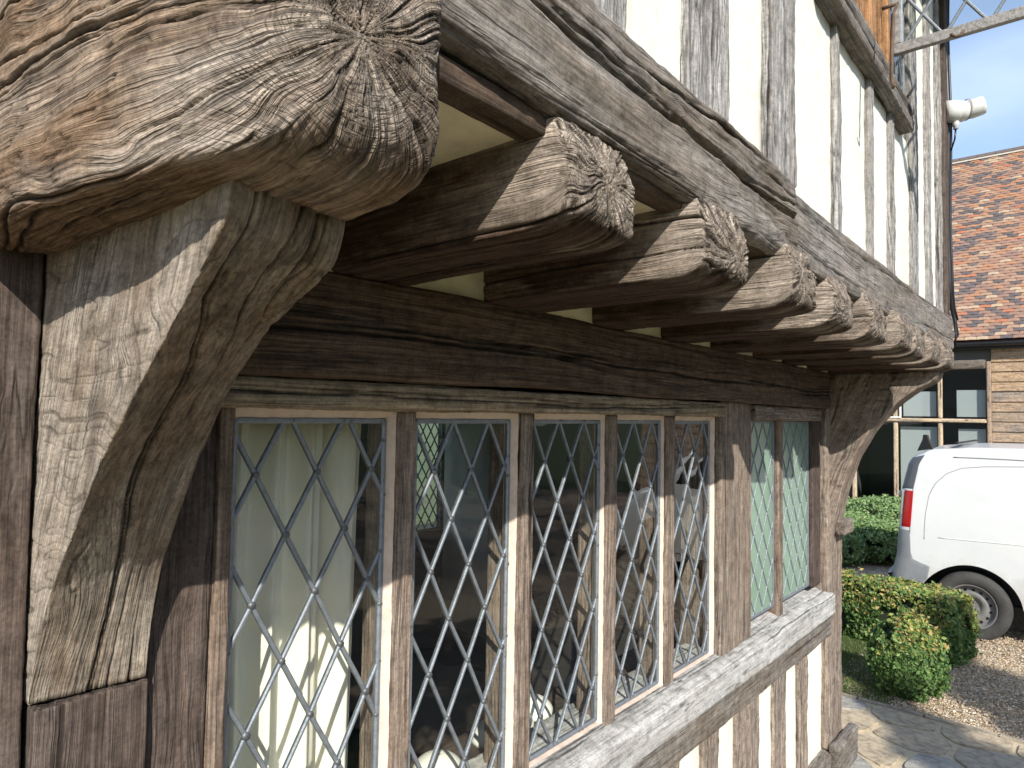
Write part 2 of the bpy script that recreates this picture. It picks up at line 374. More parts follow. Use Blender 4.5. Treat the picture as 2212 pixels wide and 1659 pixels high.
def wood_field(P, N, pith, seed, cracks=10, cdepth=0.006, cwid=0.0018, fib=0.0006, lump=0.0020, endamp=1.0, sfreq=2.2, knots=(), ripple=0, warp=0.10, cov=0.35, fray=1.0):
    """returns displacement, cavity mask, polar frame (cos, sin, r) and end-grain mask"""
    o = seed * 13.37; rs = np.random.default_rng(seed)
    s, a, b = P[:, 0], P[:, 1], P[:, 2]
    kw = np.zeros(len(P))
    for (ks, ka, kb, kr) in knots:
        kw = np.maximum(kw, np.exp(-1.2 * (((s - ks) / (2.2 * kr)) ** 2 + ((a - ka) / kr) ** 2 + ((b - kb) / kr) ** 2)))
    aa = a - pith[0] + 0.010 * vn(s * 2.1 + o, s * 0 + 1.7); bb = b - pith[1] + 0.010 * vn(s * 2.1 - o, s * 0 + 7.7)
    r = np.hypot(aa, bb) + 1e-6; th = np.arctan2(bb, aa)
    e = sstep(0.12, 0.6, np.abs(N[:, 0]))
    thw = th + 0.13 * e * vn(aa * 26 + o, bb * 26) + warp * fbm(s * 4 + o, aa * 9, bb * 9, 3) + (0.006 + 0.016 * e) * vn(s * 38 + o, a * 70, b * 70) + 0.15 * kw
    cr = np.zeros(len(P))
    for i in range(cracks):
        t0 = rs.uniform(-math.pi, math.pi); big = rs.uniform(0.4, 1.0) ** 2
        dth = np.angle(np.exp(1j * (thw - t0))); dist = r * np.abs(np.sin(dth)); dist[np.abs(dth) > 1.4] = 9
        gs = sstep(-cov, cov, vn(s * sfreq + 31 * i + o, s * 0 + i * 3.1) + rs.uniform(-0.35, 0.35))
        g = np.maximum(gs, e * sstep(-0.2, 0.3, vn(r * 14 + i * 5, s * 0 + i)))
        w = cwid * (0.6 + 0.9 * big) * (0.55 + 0.8 * np.abs(vn(s * 14 + 11 * i, r * 40))) * (0.15 + 1.1 * np.clip(r / 0.07, 0.05, 1.2)) * (1 - 0.25 * e)
        cr = np.maximum(cr, np.clip(1.15 - dist / w, 0, 1) * g * (0.45 + 0.55 * big))
    disp = -cdepth * cr * (1 - 0.45 * e); cav = np.clip(cr * 1.7 - 0.15, 0, 0.95)
    if endamp > 0:
        K = 11.0
        ray = ridge(vn(np.cos(thw) * K + o, np.sin(thw) * K, r * 12), 3.5) * sstep(0.004, 0.022, r)
        lum = vn(np.cos(thw) * K - o, np.sin(thw) * K, r * 60) * sstep(0.002, 0.02, r) + 0.35 * vn(a * 70 + o, b * 70, s * 70)
        rg = ridge(vn(r * 90 + vn(a * 20 + o, b * 20, s * 20), th * 3 + o, s * 8), 4)
        disp = disp + e * (-0.0026 * ray - 0.0010 * rg + 0.0014 * lum) * endamp
        cav = np.maximum(cav, e * np.clip((ray * 1.1 + 0.35 * rg) * endamp - 0.10, 0, 0.95))
    f1 = vn(a * 230 + o, b * 230, s * 9); f2 = vn(a * 75 - o, b * 75, s * 4)
    grv = ridge(vn(a * 110 + o, b * 110 + 3, s * 2.4), 6) * sstep(-0.2, 0.3, vn(s * 3 + o, a * 20, b * 20))
    disp = disp + (1 - e * 0.7) * (fib * (0.7 * f1 + 1.0 * f2) - fib * 2.6 * grv * fray)
    cav = np.maximum(cav, (1 - e) * np.clip(grv * 0.7 * fray, 0, 0.75))
    disp = disp + lump * fbm(s * 6 + o, a * 16, b * 16, 4) + 0.25 * lump * vn(s * 60 + o, a * 90, b * 90)
    if ripple:
        rp = ridge(vn(s * 66 + 1.3 * vn(a * 30 + o, b * 30, s * 9), a * 10, b * 10), 7) * sstep(-0.35, 0.15, vn(a * 14, b * 14, s * 26 + o))
        m = sstep(0.6, 0.9, np.abs(N[:, 1])) * ripple
        disp = disp - 0.0013 * rp * m; cav = np.maximum(cav, np.clip(0.6 * rp * m, 0, 0.7))
    for (ks, ka, kb, kr) in knots:
        d = np.sqrt((s - ks) ** 2 + (a - ka) ** 2 + (b - kb) ** 2); an = np.arctan2(b - kb + (s - ks) * 0.7, a - ka + 0.3 * (s - ks))
        w = np.exp(-(d / kr) ** 2); ry = ridge(vn(np.cos(an) * 4 + o, np.sin(an) * 4, d * 8), 5)
        disp += w * -0.0016 * ry; cav = np.maximum(cav, w * np.clip(0.7 * ry, 0, 0.8))
    pd = np.stack([np.cos(thw), np.sin(thw), r], 1)
    return disp, np.clip(cav, 0, 1), pd, e
AX = {'X': Matrix(((1, 0, 0), (0, 1, 0), (0, 0, 1))),            # local s=X a=Y b=Z
      'Z': Matrix(((0, 1, 0), (0, 0, 1), (1, 0, 0))),            # s=+Z a=+X b=+Y
      '-Y': Matrix(((0, 1, 0), (-1, 0, 0), (0, 0, 1)))}          # s=-Y a=+X b=+Z
def spaced(n, L, near=None, k=1.0):
    t = np.linspace(0, 1, n)
    if k != 1.0: t = (k ** t - 1) / (k - 1)
    return t * L
def timber(name, box, axis, res, mat, parent, seed, r=0.006, pith=(0, 0), wx=0.0, deform=None, wxfn=None, grow=1.0, label=None, cap=260, **fw):
    """box = (x0,x1,y0,y1,z0,z1) in world; res = cell size; grow = ratio of last to first cell along the axis"""
    x0, x1, y0, y1, z0, z1 = box
    if axis == 'X': L, A, B = x1 - x0, y1 - y0, z1 - z0; org = Vector((x0, (y0 + y1) / 2, (z0 + z1) / 2))
    elif axis == 'Z': L, A, B = z1 - z0, x1 - x0, y1 - y0; org = Vector(((x0 + x1) / 2, (y0 + y1) / 2, z0))
    else: L, A, B = y1 - y0, x1 - x0, z1 - z0; org = Vector(((x0 + x1) / 2, y1, (z0 + z1) / 2))
    n_s = int(min(max(L / res / (grow ** 0.5), 3), 1600)); n_a = int(min(max(A / res, 3), cap)); n_b = int(min(max(B / res, 3), cap))
    S = spaced(n_s + 1, L, k=grow); AA = np.linspace(-A / 2, A / 2, n_a + 1); BB = np.linspace(-B / 2, B / 2, n_b + 1)
    P, Q = box_grid(S, AA, BB)
    rr = min(r, 0.49 * min(A, B, L))
    lo = np.array([rr, -A / 2 + rr, -B / 2 + rr]); hi = np.array([L - rr, A / 2 - rr, B / 2 - rr])
    q = np.clip(P, lo, hi); d = P - q; ln = np.linalg.norm(d, axis=1, keepdims=True); N = d / np.maximum(ln, 1e-9)
    P = q + rr * N
    wc = P + np.array([seed * 0.731 % 5, seed * 0.377 % 3, seed * 0.193 % 3])
    if deform is not None:
        P = deform(P, L, A, B)
        fn = np.cross(P[Q[:, 2]] - P[Q[:, 0]], P[Q[:, 3]] - P[Q[:, 1]]); N2 = np.zeros_like(P)
        for c in range(4):
            for d in range(3): N2[:, d] += np.bincount(Q[:, c], weights=fn[:, d], minlength=len(P))
        N = N2 / np.maximum(np.linalg.norm(N2, axis=1, keepdims=True), 1e-12)
    dsp, cav, pd, en = wood_field(P, N, pith, seed, **fw)
    if wxfn is not None: w = wxfn(P, N, L)
    else: w = np.full(len(P), wx)
    P = P + N * dsp[:, None]
    me = np_mesh(name, P, Q, mat, True, {'cav': cav, 'wc': wc, 'wx': w, 'pd': pd, 'en': en})
    o = link(bpy.data.objects.new(name, me), parent)
    o.matrix_local = Matrix.Translation(org) @ AX[axis].to_4x4()
    if label: o['label'] = label
    return o
# ------------------------------------------------------------------ the house
house = thing('timber_framed_house', 'old timber framed house with jettied oak joists, leaded windows and white plaster', 'house')

# --- big jetty beam in the near corner
def nose(P, L, A, B):
    s, a, b = P[:, 0].copy(), P[:, 1].copy(), P[:, 2].copy()
    w = np.clip((s - (L - 0.34)) / 0.345, 0, 1); sh = 0.10 * (1 - np.sqrt(1 - w ** 3.2)) + 0.03 * np.clip((s - 0.1) / 0.4, 0, 1)
    a = np.where(a < 0, a * (A / 2 - sh) / (A / 2), a * (1 - 0.05 * w ** 6))
    dn = np.clip((s - (L - 0.10)) / 0.101, 0, 1); lf = 0.052 * (1 - np.sqrt(1 - dn ** 3.0))
    b = np.where(b < 0, b * (B / 2 - lf) / (B / 2), b)
    return np.stack([s, a + 0.006 * vn(s * 6, b * 6) + 0.003 * vn(s * 20, b * 24), b + 0.005 * vn(s * 8 + 4, a * 6)], 1)
def wx_beam(P, N, L):
    return 0.40 * sstep(L - 0.28, L, P[:, 0]) + 0.30 * sstep(0, 0.8, N[:, 1]) + 0.22 * vn(P[:, 0] * 9, P[:, 1] * 20, P[:, 2] * 20) - 0.35 * sstep(0.3, 0.9, -N[:, 2]) - 0.05
timber('jetty_beam', (0.163, 0.392, -0.566, 0.03, 2.084, 2.372), '-Y', 0.00150, M['oak_end'], house, 3, r=0.016, pith=(0.022, -0.050),
       deform=nose, wxfn=wx_beam, cracks=44, cdepth=0.008, cwid=0.0017, fib=0.0009, lump=0.0040, endamp=0.9, sfreq=3.0, warp=0.10, cov=0.30,
       knots=((0.33, -0.12, -0.10, 0.030), (0.22, -0.12, -0.11, 0.035)), label='massive rounded beam end with radiating cracks at the near corner')

# --- joists
def jnose(P, L, A, B):
    s, a, b = P[:, 0].copy(), P[:, 1].copy(), P[:, 2].copy()
    u = np.clip((s - (L - 0.085)) / 0.085, 0, 1); f = b / B + 0.5; lw = 0.6 + 0.9 * np.clip(0.5 - a / A, 0, 1)
    b = b + 0.24 * B * lw * (1 - np.sqrt(np.clip(1 - (0.97 * u) ** 2.4, 0, 1))) * np.clip(1 - f / 0.75, 0, 1)
    s = s - 0.022 * np.clip(f - 0.55, 0, 1) / 0.45 * u
    a = a * (1 - 0.07 * u ** 3)
    return np.stack([s, a + 0.004 * vn(s * 6, b * 9), b], 1)
def wx_lit_j(P, N, L):
    return -0.26 + 0.72 * sstep(L - 0.26, L - 0.02, P[:, 0]) + 0.22 * sstep(0.4, 0.9, N[:, 0]) - 0.55 * sstep(0.3, 0.9, -N[:, 2])  # weathering, plus ends paler where sunlit and undersides darker, put into the colour
JO = [(0.632, 0.796, 2.127), (1.000, 1.180, 2.125), (1.398, 1.552, 2.127), (1.757, 1.930, 2.126), (2.095, 2.300, 2.126), (2.467, 2.648, 2.127),
      (2.785, 2.990, 2.127), (3.110, 3.320, 2.126), (3.430, 3.620, 2.124)]
for i, (xa, xb, zb) in enumerate(JO):
    res = (0.0019, 0.0024, 0.0030, 0.0036, 0.0045, 0.0055, 0.006, 0.0065, 0.007)[i]
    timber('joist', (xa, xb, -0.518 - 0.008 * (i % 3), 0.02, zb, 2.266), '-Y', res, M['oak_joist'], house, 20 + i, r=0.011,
           pith=((0.012, 0.030, -0.025, 0.035, -0.02, 0.01, 0.05, 0, -0.03)[i], (-0.006, -0.030, 0.020, -0.02, 0.03, 0.01, -0.04, 0.02, 0)[i]), deform=jnose, wxfn=wx_lit_j,
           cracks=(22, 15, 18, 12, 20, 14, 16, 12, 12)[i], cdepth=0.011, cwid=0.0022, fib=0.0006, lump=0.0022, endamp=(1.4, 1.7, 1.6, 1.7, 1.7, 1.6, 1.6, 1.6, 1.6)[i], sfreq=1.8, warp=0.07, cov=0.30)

# --- bressummer in two lengths with a scarf
def sag(P, L, A, B):
    s, a, b = P[:, 0], P[:, 1], P[:, 2]
    f = (a < 0)
    def groove(c, w, o, cov): return np.exp(-((b - c - 0.010 * vn(s * 2.6 + o, s * 0) - 0.002 * vn(s * 25 + o, s * 0)) / w) ** 2) * sstep(-0.25, 0.2, vn(s * 2.2 + o * 3, s * 0 + o) + cov) * f
    gr = 0.017 * groove(0.008, 0.0050, 2.0, 0.35) + 0.010 * groove(-0.034, 0.0035, 5.0, 0.15) + 0.009 * groove(0.045, 0.0030, 8.0, 0.15) + 0.007 * groove(-0.060, 0.0028, 11.0, 0.1) + 0.008 * groove(0.026, 0.0026, 14.0, 0.0)
    return np.stack([s, a + 0.008 * vn(s * 2.3, b * 7) + gr + 0.004 * vn(s * 5, b * 28), b + 0.008 * vn(s * 1.9 + 5, a * 0) + 0.022 * np.exp(-(s / 0.35) ** 2) - 0.010 * sstep(0.4, 1.15, s)], 1)
def sag2(P, L, A, B):
    s, a, b = P[:, 0], P[:, 1], P[:, 2]
    return np.stack([s, a + 0.006 * vn(s * 1.7 + 3, b * 7) + 0.003 * vn(s * 4, b * 28), b + 0.005 * vn(s * 1.5 + 5, a * 0)], 1)
timber('bressummer', (0.34, 1.515, -0.508, -0.36, 2.256, 2.440), 'X', 0.0023, M['oak_silver'], house, 41, r=0.024, pith=(0.12, 0.02), deform=sag, wx=0.10, grow=2.2,
       cracks=36, cdepth=0.009, cwid=0.0028, fib=0.0010, lump=0.0045, endamp=0.6, sfreq=1.3, warp=0.07, cov=0.35, fray=1.3,
       knots=((1.09, -0.085, -0.05, 0.035), (0.62, -0.085, 0.03, 0.02)), label='weathered near length of the jetty beam, grooved and silver grey')
timber('bressummer', (1.50, 3.86, -0.497, -0.36, 2.246, 2.405), 'X', 0.0034, M['oak_silver'], house, 43, r=0.014, pith=(0.10, 0.06), deform=sag2, wx=0.22, grow=3.0,
       cracks=16, cdepth=0.006, cwid=0.0030, fib=0.0008, lump=0.0025, endamp=0.6, sfreq=1.1, warp=0.06)
# soffit boards and plaster between joists
gaps = [(0.392, 0.632)] + [(JO[i][1], JO[i + 1][0]) for i in range(len(JO) - 1)]
for i, (g0, g1) in enumerate(gaps):
    timber('soffit_board', (g0 - 0.01, g1 + 0.01, -0.480, -0.442, 2.240, 2.268), 'X', 0.006 + 0.002 * i, M['oak_lintel'], house, 60 + i, r=0.003, wx=0.2, cracks=6, cdepth=0.003, lump=0.002)
    MB().box(g0 - 0.01, g1 + 0.01, -0.443, 0.03, 2.246, 2.262).build('soffit_panel', M['plaster_cream'], house)
    MB().box(g0 - 0.01, g1 + 0.01, -0.044, 0.06, 2.115, 2.2455).build('infill_panel', M['plaster_cream'], house, bevel=0.003)

# --- bracket under the big beam
def curved_bracket(name, xl, xr, prof, mat, seed, rows, cl, cs, parent, label=None, knots=()):
    """prof rows: (zL, pL, zR, pR) bottom to top; grid left side, soffit, right side"""
    prof = np.array(prof); n = len(prof)
    dd = np.r_[0, np.cumsum(np.hypot(np.diff(prof[:, 0]), np.diff(prof[:, 1])) + 0.004)]
    t = np.linspace(0, dd[-1], rows)
    # smooth interpolation
    def ip(c):
        v = np.interp(t, dd, prof[:, c]); k = max(3, rows // 14) | 1
        pad = np.r_[np.full(k // 2, v[0]), v, np.full(k // 2, v[-1])]
        w = np.convolve(pad, np.ones(k) / k, 'valid'); w[0] = v[0]; w[-1] = v[-1]; return w
    zL, pL, zR, pR = ip(0), ip(1), ip(2), ip(3)
    G = []; NC = 2 * cl + cs + 1; u = []
    for i in range(rows):
        row = []
        for j in range(cl): f = j / cl; row.append((xl, 0.04 + f * (-pL[i] - 0.04), zL[i]))
        for j in range(cs + 1):
            f = j / cs; row.append((xl + (xr - xl) * f, -(pL[i] * (1 - f) + pR[i] * f), zL[i] * (1 - f) + zR[i] * f))
        for j in range(1, cl + 1): f = j / cl; row.append((xr, -pR[i] + f * (pR[i] + 0.04), zR[i]))
        G.append(row)
    G = np.array(G)
    G2 = G.copy()
    for _ in range(3): G2[:, 1:-1] = 0.25 * G2[:, :-2] + 0.5 * G2[:, 1:-1] + 0.25 * G2[:, 2:]
    G = G2
    du = np.gradient(G, axis=0); dv = np.gradient(G, axis=1); N = np.cross(dv, du); N /= np.maximum(np.linalg.norm(N, axis=2, keepdims=True), 1e-9)
    arc = np.repeat(t[:, None], NC, 1)
    # local wood frame: s runs up the curve, a across, b depth
    P = np.stack([arc, G[:, :, 0] - (xl + xr) / 2, G[:, :, 1] * 0.6 + 0.10 + 0.25 * (G[:, :, 2] - 1.8)], 2).reshape(-1, 3)
    NN = N.reshape(-1, 3); Nl = np.stack([0 * NN[:, 0], NN[:, 0], NN[:, 1]], 1)
    dsp, cav, pd, en = wood_field(P, Nl, (0.02, 0.09), seed, cracks=20, cdepth=0.006, cwid=0.0016, fib=0.0008, lump=0.0018, endamp=0, sfreq=2.0, warp=0.16, ripple=1.0, knots=knots, cov=0.3)
    gx = G[:, :, 0].reshape(-1); gv = np.exp(-((gx - xl - 0.74 * (xr - xl) + 0.035 * (1 - P[:, 0] / t[-1]) * 4 * (xr - xl)) / 0.0026) ** 2) * sstep(0.80, 0.90, P[:, 0] / t[-1]) * (NN[:, 1] < -0.2)
    dsp = dsp - 0.009 * gv; cav = np.maximum(cav, 0.85 * gv)
    V = G.reshape(-1, 3) + NN * dsp[:, None]
    iu, iv = np.meshgrid(np.arange(rows - 1), np.arange(NC - 1), indexing='ij'); k = (iu * NC + iv).ravel()
    Q = np.stack([k, k + 1, k + NC + 1, k + NC], 1)
    # top and bottom caps
    V = list(map(tuple, V)); Q = Q.tolist()
    wx_lit = 0.15 * vn(P[:, 0] * 9, P[:, 1] * 25, P[:, 2] * 25) + 0.36 * sstep(0.5, 0.9, -NN[:, 0]) - 0.15 + 0.25 * sstep(0.35, 0.2, P[:, 0])  # random weathering, plus a left face coloured paler as if sunlit
    me = np_mesh(name, np.array(V), np.array(Q), mat, True, {'cav': cav, 'wc': P + seed * 0.37, 'wx': wx_lit, 'pd': pd, 'en': en})
    bm = bmesh.new(); bm.from_mesh(me); bm.verts.ensure_lookup_table()
    bm.faces.new([bm.verts[j] for j in range(NC)][::-1]); bm.faces.new([bm.verts[(rows - 1) * NC + j] for j in range(NC)]); bm.to_mesh(me); bm.free()
    o = link(bpy.data.objects.new(name, me), parent)
    if label: o['label'] = label
    return o
PB = [(1.541, 0.004, 1.541, 0.012), (1.62, 0.030, 1.62, 0.026), (1.70, 0.078, 1.69, 0.046), (1.843, 0.205, 1.845, 0.145), (1.915, 0.290, 1.925, 0.215), (1.981, 0.372, 1.985, 0.290),
      (2.030, 0.430, 2.022, 0.372), (2.062, 0.462, 2.046, 0.428), (2.104, 0.466, 2.100, 0.432)]
curved_bracket('bracket', 0.254, 0.384, PB, M['oak_bracket'], 71, 470, 190, 100, house, 'bleached curved bracket with a wavy figured side under the big beam',
               knots=((0.30, 0.0, 0.0, 0.06), (0.62, 0.012, -0.08, 0.05)))
timber('post', (0.258, 0.389, -0.012, 0.16, 0.30, 1.537), 'Z', 0.0035, M['oak_brown'], house, 73, r=0.004, wx=0.25, cracks=10, cdepth=0.004, cwid=0.002, warp=0.05)
timber('post', (-0.42, 0.2505, -0.002, 0.16, 0.30, 2.36), 'Z', 0.0042, M['oak_brown'], house, 74, r=0.005, pith=(0.0, 0.15), wx=0.12, cracks=14, cdepth=0.004, cwid=0.0022, warp=0.04)
timber('post', (0.391, 0.478, 0.006, 0.16, 0.30, 2.00), 'Z', 0.0032, M['oak_brown'], house, 75, r=0.004, pith=(0, 0.1), wx=0.05, cracks=14, cdepth=0.004, cwid=0.0016, warp=0.1)
timber('window_jamb', (0.480, 0.5035, 0.000, 0.14, 1.06, 1.915), 'Z', 0.004, M['oak_mullion'], house, 76, r=0.002, wx=-0.2, cracks=3, cdepth=0.002, lump=0.001)

# --- wall plate above the windows, window head
timber('wall_plate', (0.36, 3.45, -0.052, 0.17, 1.955, 2.129), 'X', 0.0030, M['oak_lintel'], house, 81, r=0.008, pith=(0.05, 0.03), grow=2.6, wx=0.0,
       deform=lambda P, L, A, B: np.stack([P[:, 0], P[:, 1] + 0.006 * vn(P[:, 0] * 3, P[:, 2] * 14) + 0.016 * (P[:, 1] < 0) * np.exp(-((P[:, 2] - 0.045 + 0.062 * P[:, 0] + 0.006 * vn(P[:, 0] * 9, P[:, 0] * 0)) / 0.0045) ** 2) * sstep(1.55, 1.0, P[:, 0]) * (0.6 + 0.4 * vn(P[:, 0] * 6, P[:, 0] * 0 + 3)), P[:, 2] + 0.004 * vn(P[:, 0] * 2.2, P[:, 1] * 0)], 1),
       cracks=20, cdepth=0.011, cwid=0.0024, fib=0.0008, lump=0.0030, sfreq=1.3, warp=0.06, cov=0.3)
timber('window_head', (0.44, 2.262, -0.034, 0.14, 1.902, 1.952), 'X', 0.0032, M['oak_head'], house, 82, r=0.010, grow=2.4, wx=0.15, cracks=12, cdepth=0.006, cwid=0.002, fib=0.0008, lump=0.0035, sfreq=1.4, warp=0.08)
timber('window_head', (2.545, 3.40, -0.026, 0.14, 1.892, 1.953), 'X', 0.006, M['oak_post'], house, 83, r=0.010, wx=0.0, cracks=6, cdepth=0.004, lump=0.002)

# --- mullions and posts
MU = [(0.820, 0.866), (1.176, 1.232), (1.546, 1.598), (1.884, 1.940)]
for i, (a, b) in enumerate(MU):
    timber('mullion', (a, b, 0.000, 0.095, 1.06, 1.905), 'Z', 0.0032 + 0.0008 * i, M['oak_mullion'], house, 90 + i, r=0.005, pith=(0, 0.06), wx=0.02, cracks=7, cdepth=0.004, cwid=0.0022, lump=0.0016, sfreq=1.5)
timber('window_post', (2.258, 2.424, -0.014, 0.14, 1.04, 1.962), 'Z', 0.0045, M['oak_post'], house, 95, r=0.008, wx=0.05, cracks=10, cdepth=0.004, cwid=0.0025)
timber('window_post', (2.428, 2.556, -0.008, 0.14, 1.04, 1.962), 'Z', 0.0045, M['oak_post'], house, 96, r=0.008, wx=-0.05, cracks=10, cdepth=0.004, cwid=0.0025)
timber('mullion', (2.868, 2.922, -0.004, 0.08, 1.06, 1.905), 'Z', 0.006, M['oak_mullion'], house, 97, r=0.006, wx=-0.1, cracks=4, cdepth=0.003)
timber('window_jamb', (3.335, 3.455, -0.004, 0.14, 1.115, 2.14), 'Z', 0.006, M['oak_brown'], house, 98, r=0.006, wx=0.1, cracks=8, cdepth=0.004)
timber('corner_post', (3.458, 3.715, -0.035, 0.22, 0.34, 2.13), 'Z', 0.0055, M['oak_post'], house, 99, r=0.016, wx=0.1, lump=0.007, cracks=12, cdepth=0.006, cwid=0.003,
       deform=lambda P, L, A, B: np.stack([P[:, 0], P[:, 1] + 0.012 * vn(P[:, 0] * 2.5, P[:, 1] * 0), P[:, 2]], 1))
# carved stop on the far corner post
mb = MB()
mb.prism([(3.60, -0.10, 1.30), (3.735, -0.10, 1.33), (3.735, -0.085, 1.40), (3.60, -0.085, 1.385)], (0, 0.07, 0))
PF = [(1.30, 0.030, 1.30, 0.030), (1.42, 0.055, 1.42, 0.055), (1.56, 0.085, 1.56, 0.085), (1.72, 0.14, 1.72, 0.14), (1.86, 0.215, 1.86, 0.215), (1.98, 0.320, 1.98, 0.320),
      (2.05, 0.410, 2.05, 0.410), (2.085, 0.480, 2.085, 0.480), (2.125, 0.485, 2.125, 0.485)]
curved_bracket('bracket', 3.50, 3.665, PF, M['oak_post'], 77, 130, 50, 24, house, 'far curved bracket springing from the corner post')
timber('bracket_stop', (3.56, 3.735, -0.085, -0.02, 1.335, 1.405), 'X', 0.005, M['oak_post'], house, 78, r=0.012, wx=0.2, lump=0.006, cracks=4)

# --- sill and lower wall
def plaster_panel(x0, x1, y0, y1, z0, z1, seed, res=0.010):
    nx = max(4, int((x1 - x0) / res)); nz = max(4, int((z1 - z0) / res)); x = np.linspace(x0, x1, nx + 1); z = np.linspace(z0, z1, nz + 1)
    X, Z = np.meshgrid(x, z, indexing='ij'); Y = y0 + 0.0035 * fbm(X * 7 + seed, Z * 4, X * 0, 3) + 0.0012 * vn(X * 40, Z * 40 + seed) + 0.006 * np.maximum(0, 1 - np.minimum(X - x0, x1 - X) / 0.02) ** 2
    V = np.concatenate([np.stack([X, Y, Z], 2).reshape(-1, 3), np.stack([X, 0 * Y + y1, Z], 2).reshape(-1, 3)]); m = (nx + 1) * (nz + 1)
    i, j = np.meshgrid(np.arange(nx), np.arange(nz), indexing='ij'); k = (i * (nz + 1) + j).ravel(); q = np.stack([k, k + nz + 1, k + nz + 2, k + 1], 1)
    dst = np.minimum(np.minimum(X - x0 - 0.012, x1 - 0.012 - X), Z - z0 - 0.01); eg = np.clip(0.55 * np.clip(1 - dst / (0.018 + 0.02 * np.abs(vn(X * 18 + seed, Z * 9))), 0, 1) * (0.7 + 0.6 * vn(X * 30, Z * 14 + seed)), 0, 0.7).ravel()
    me = np_mesh('plaster_panel', V, np.concatenate([q, q[:, ::-1] + m]), M['plaster'], True, {'edge': np.concatenate([eg, eg * 0])})
    return link(bpy.data.objects.new('plaster_panel', me), house)
def slope(P, L, A, B):
    top = np.clip(P[:, 2] / B + 0.5, 0, 1)
    return np.stack([P[:, 0], P[:, 1] + 0.003 * vn(P[:, 0] * 3, P[:, 2] * 5), P[:, 2] - 0.045 * top * np.clip(0.5 - P[:, 1] / A - 0.35, 0, 1)], 1)
timber('window_sill', (0.44, 3.50, -0.060, 0.130, 0.975, 1.098), 'X', 0.0040, M['oak_sill'], house, 101, r=0.014, grow=1.8, deform=slope, wx=0.2, cracks=10, cdepth=0.004, cwid=0.0025, lump=0.004, sfreq=1.0)
timber('sill_rail', (0.30, 3.50, -0.040, 0.120, 0.868, 0.973), 'X', 0.0048, M['oak_silver'], house, 102, r=0.008, grow=1.6, wx=0.15, cracks=12, cdepth=0.005, cwid=0.003, lump=0.004)
LS = [(0.95, 1.09), (1.36, 1.50), (1.78, 1.955), (2.12, 2.245), (2.40, 2.62), (2.785, 2.925), (3.085, 3.205)]
for i, (a, b) in enumerate(LS):
    timber('wall_stud', (a, b, -0.016, 0.11, 0.32, 0.872), 'Z', 0.0055, M['oak_post'], house, 110 + i, r=0.008, wx=0.25, cracks=12, cdepth=0.008, cwid=0.004, lump=0.006, fray=1.3, fib=0.0018,
           deform=lambda P, L, A, B, i=i: np.stack([P[:, 0], P[:, 1] + 0.010 * vn(P[:, 0] * 5 + i * 7, P[:, 0] * 0), P[:, 2]], 1))
ed = [0.39] + [v for p in LS for v in p] + [3.47]
for i in range(0, len(ed), 2):
    plaster_panel(ed[i] - 0.012, ed[i + 1] + 0.012, -0.002, 0.10, 0.32, 0.880, 50 + i)
timber('sole_plate', (-0.42, 3.76, -0.050, 0.16, 0.20, 0.335), 'X', 0.007, M['oak_silver'], house, 120, r=0.012, wx=0.1, cracks=12, cdepth=0.007, cwid=0.004, lump=0.006, grow=0.8)
timber('corner_foot', (3.44, 3.78, -0.088, -0.040, 0.21, 0.372), 'X', 0.006, M['oak_silver'], house, 121, r=0.014, wx=0.2, cracks=14, cdepth=0.009, cwid=0.005, lump=0.008)
M['brick'] = simple('plinth_brick', (0.42, 0.20, 0.12), 0.9, nscale=18, namt=0.35, bump=0.5, bscale=60)
M['mortar'] = simple('mortar', (0.55, 0.50, 0.42), 0.95, nscale=20, namt=0.2, bump=0.5, bscale=90)
pl = MB().box(-0.40, 3.74, -0.015, 0.15, -0.1, 0.20).build('plinth', M['mortar'], house)
bmesh_brick = None
for c in range(3):
    for k in range(19):
        x = -0.40 + 0.225 * k + (0.112 if c % 2 else 0)
        if x > 3.60: continue
        if bmesh_brick is None:
            o = MB().box(0, 0.212, -0.006, 0.09, 0, 0.060).build('brick', M['brick'], pl, bevel=0.004); bmesh_brick = o.data
        else: o = link(bpy.data.objects.new('brick', bmesh_brick), pl)
        o.location = (x, -0.020, 0.004 + 0.066 * c)

# --- leaded lights
def clip_poly(pts, x0, x1, z0, z1):
    def cl(p, ins, cut):
        out = []
        for i in range(len(p)):
            a, b = p[i - 1], p[i]
            if ins(b):
                if not ins(a): out.append(cut(a, b))
                out.append(b)
            elif ins(a): out.append(cut(a, b))
        return out
    def cx(v): return lambda a, b: (v, a[1] + (b[1] - a[1]) * (v - a[0]) / (b[0] - a[0]))
    def cz(v): return lambda a, b: (a[0] + (b[0] - a[0]) * (v - a[1]) / (b[1] - a[1]), v)
    for ins, cut in ((lambda q: q[0] >= x0, cx(x0)), (lambda q: q[0] <= x1, cx(x1)), (lambda q: q[1] >= z0, cz(z0)), (lambda q: q[1] <= z1, cz(z1))):
        pts = cl(pts, ins, cut)
        if len(pts) < 3: return []
    return pts
def area(p): return 0.5 * abs(sum(p[i - 1][0] * p[i][1] - p[i][0] * p[i - 1][1] for i in range(len(p))))
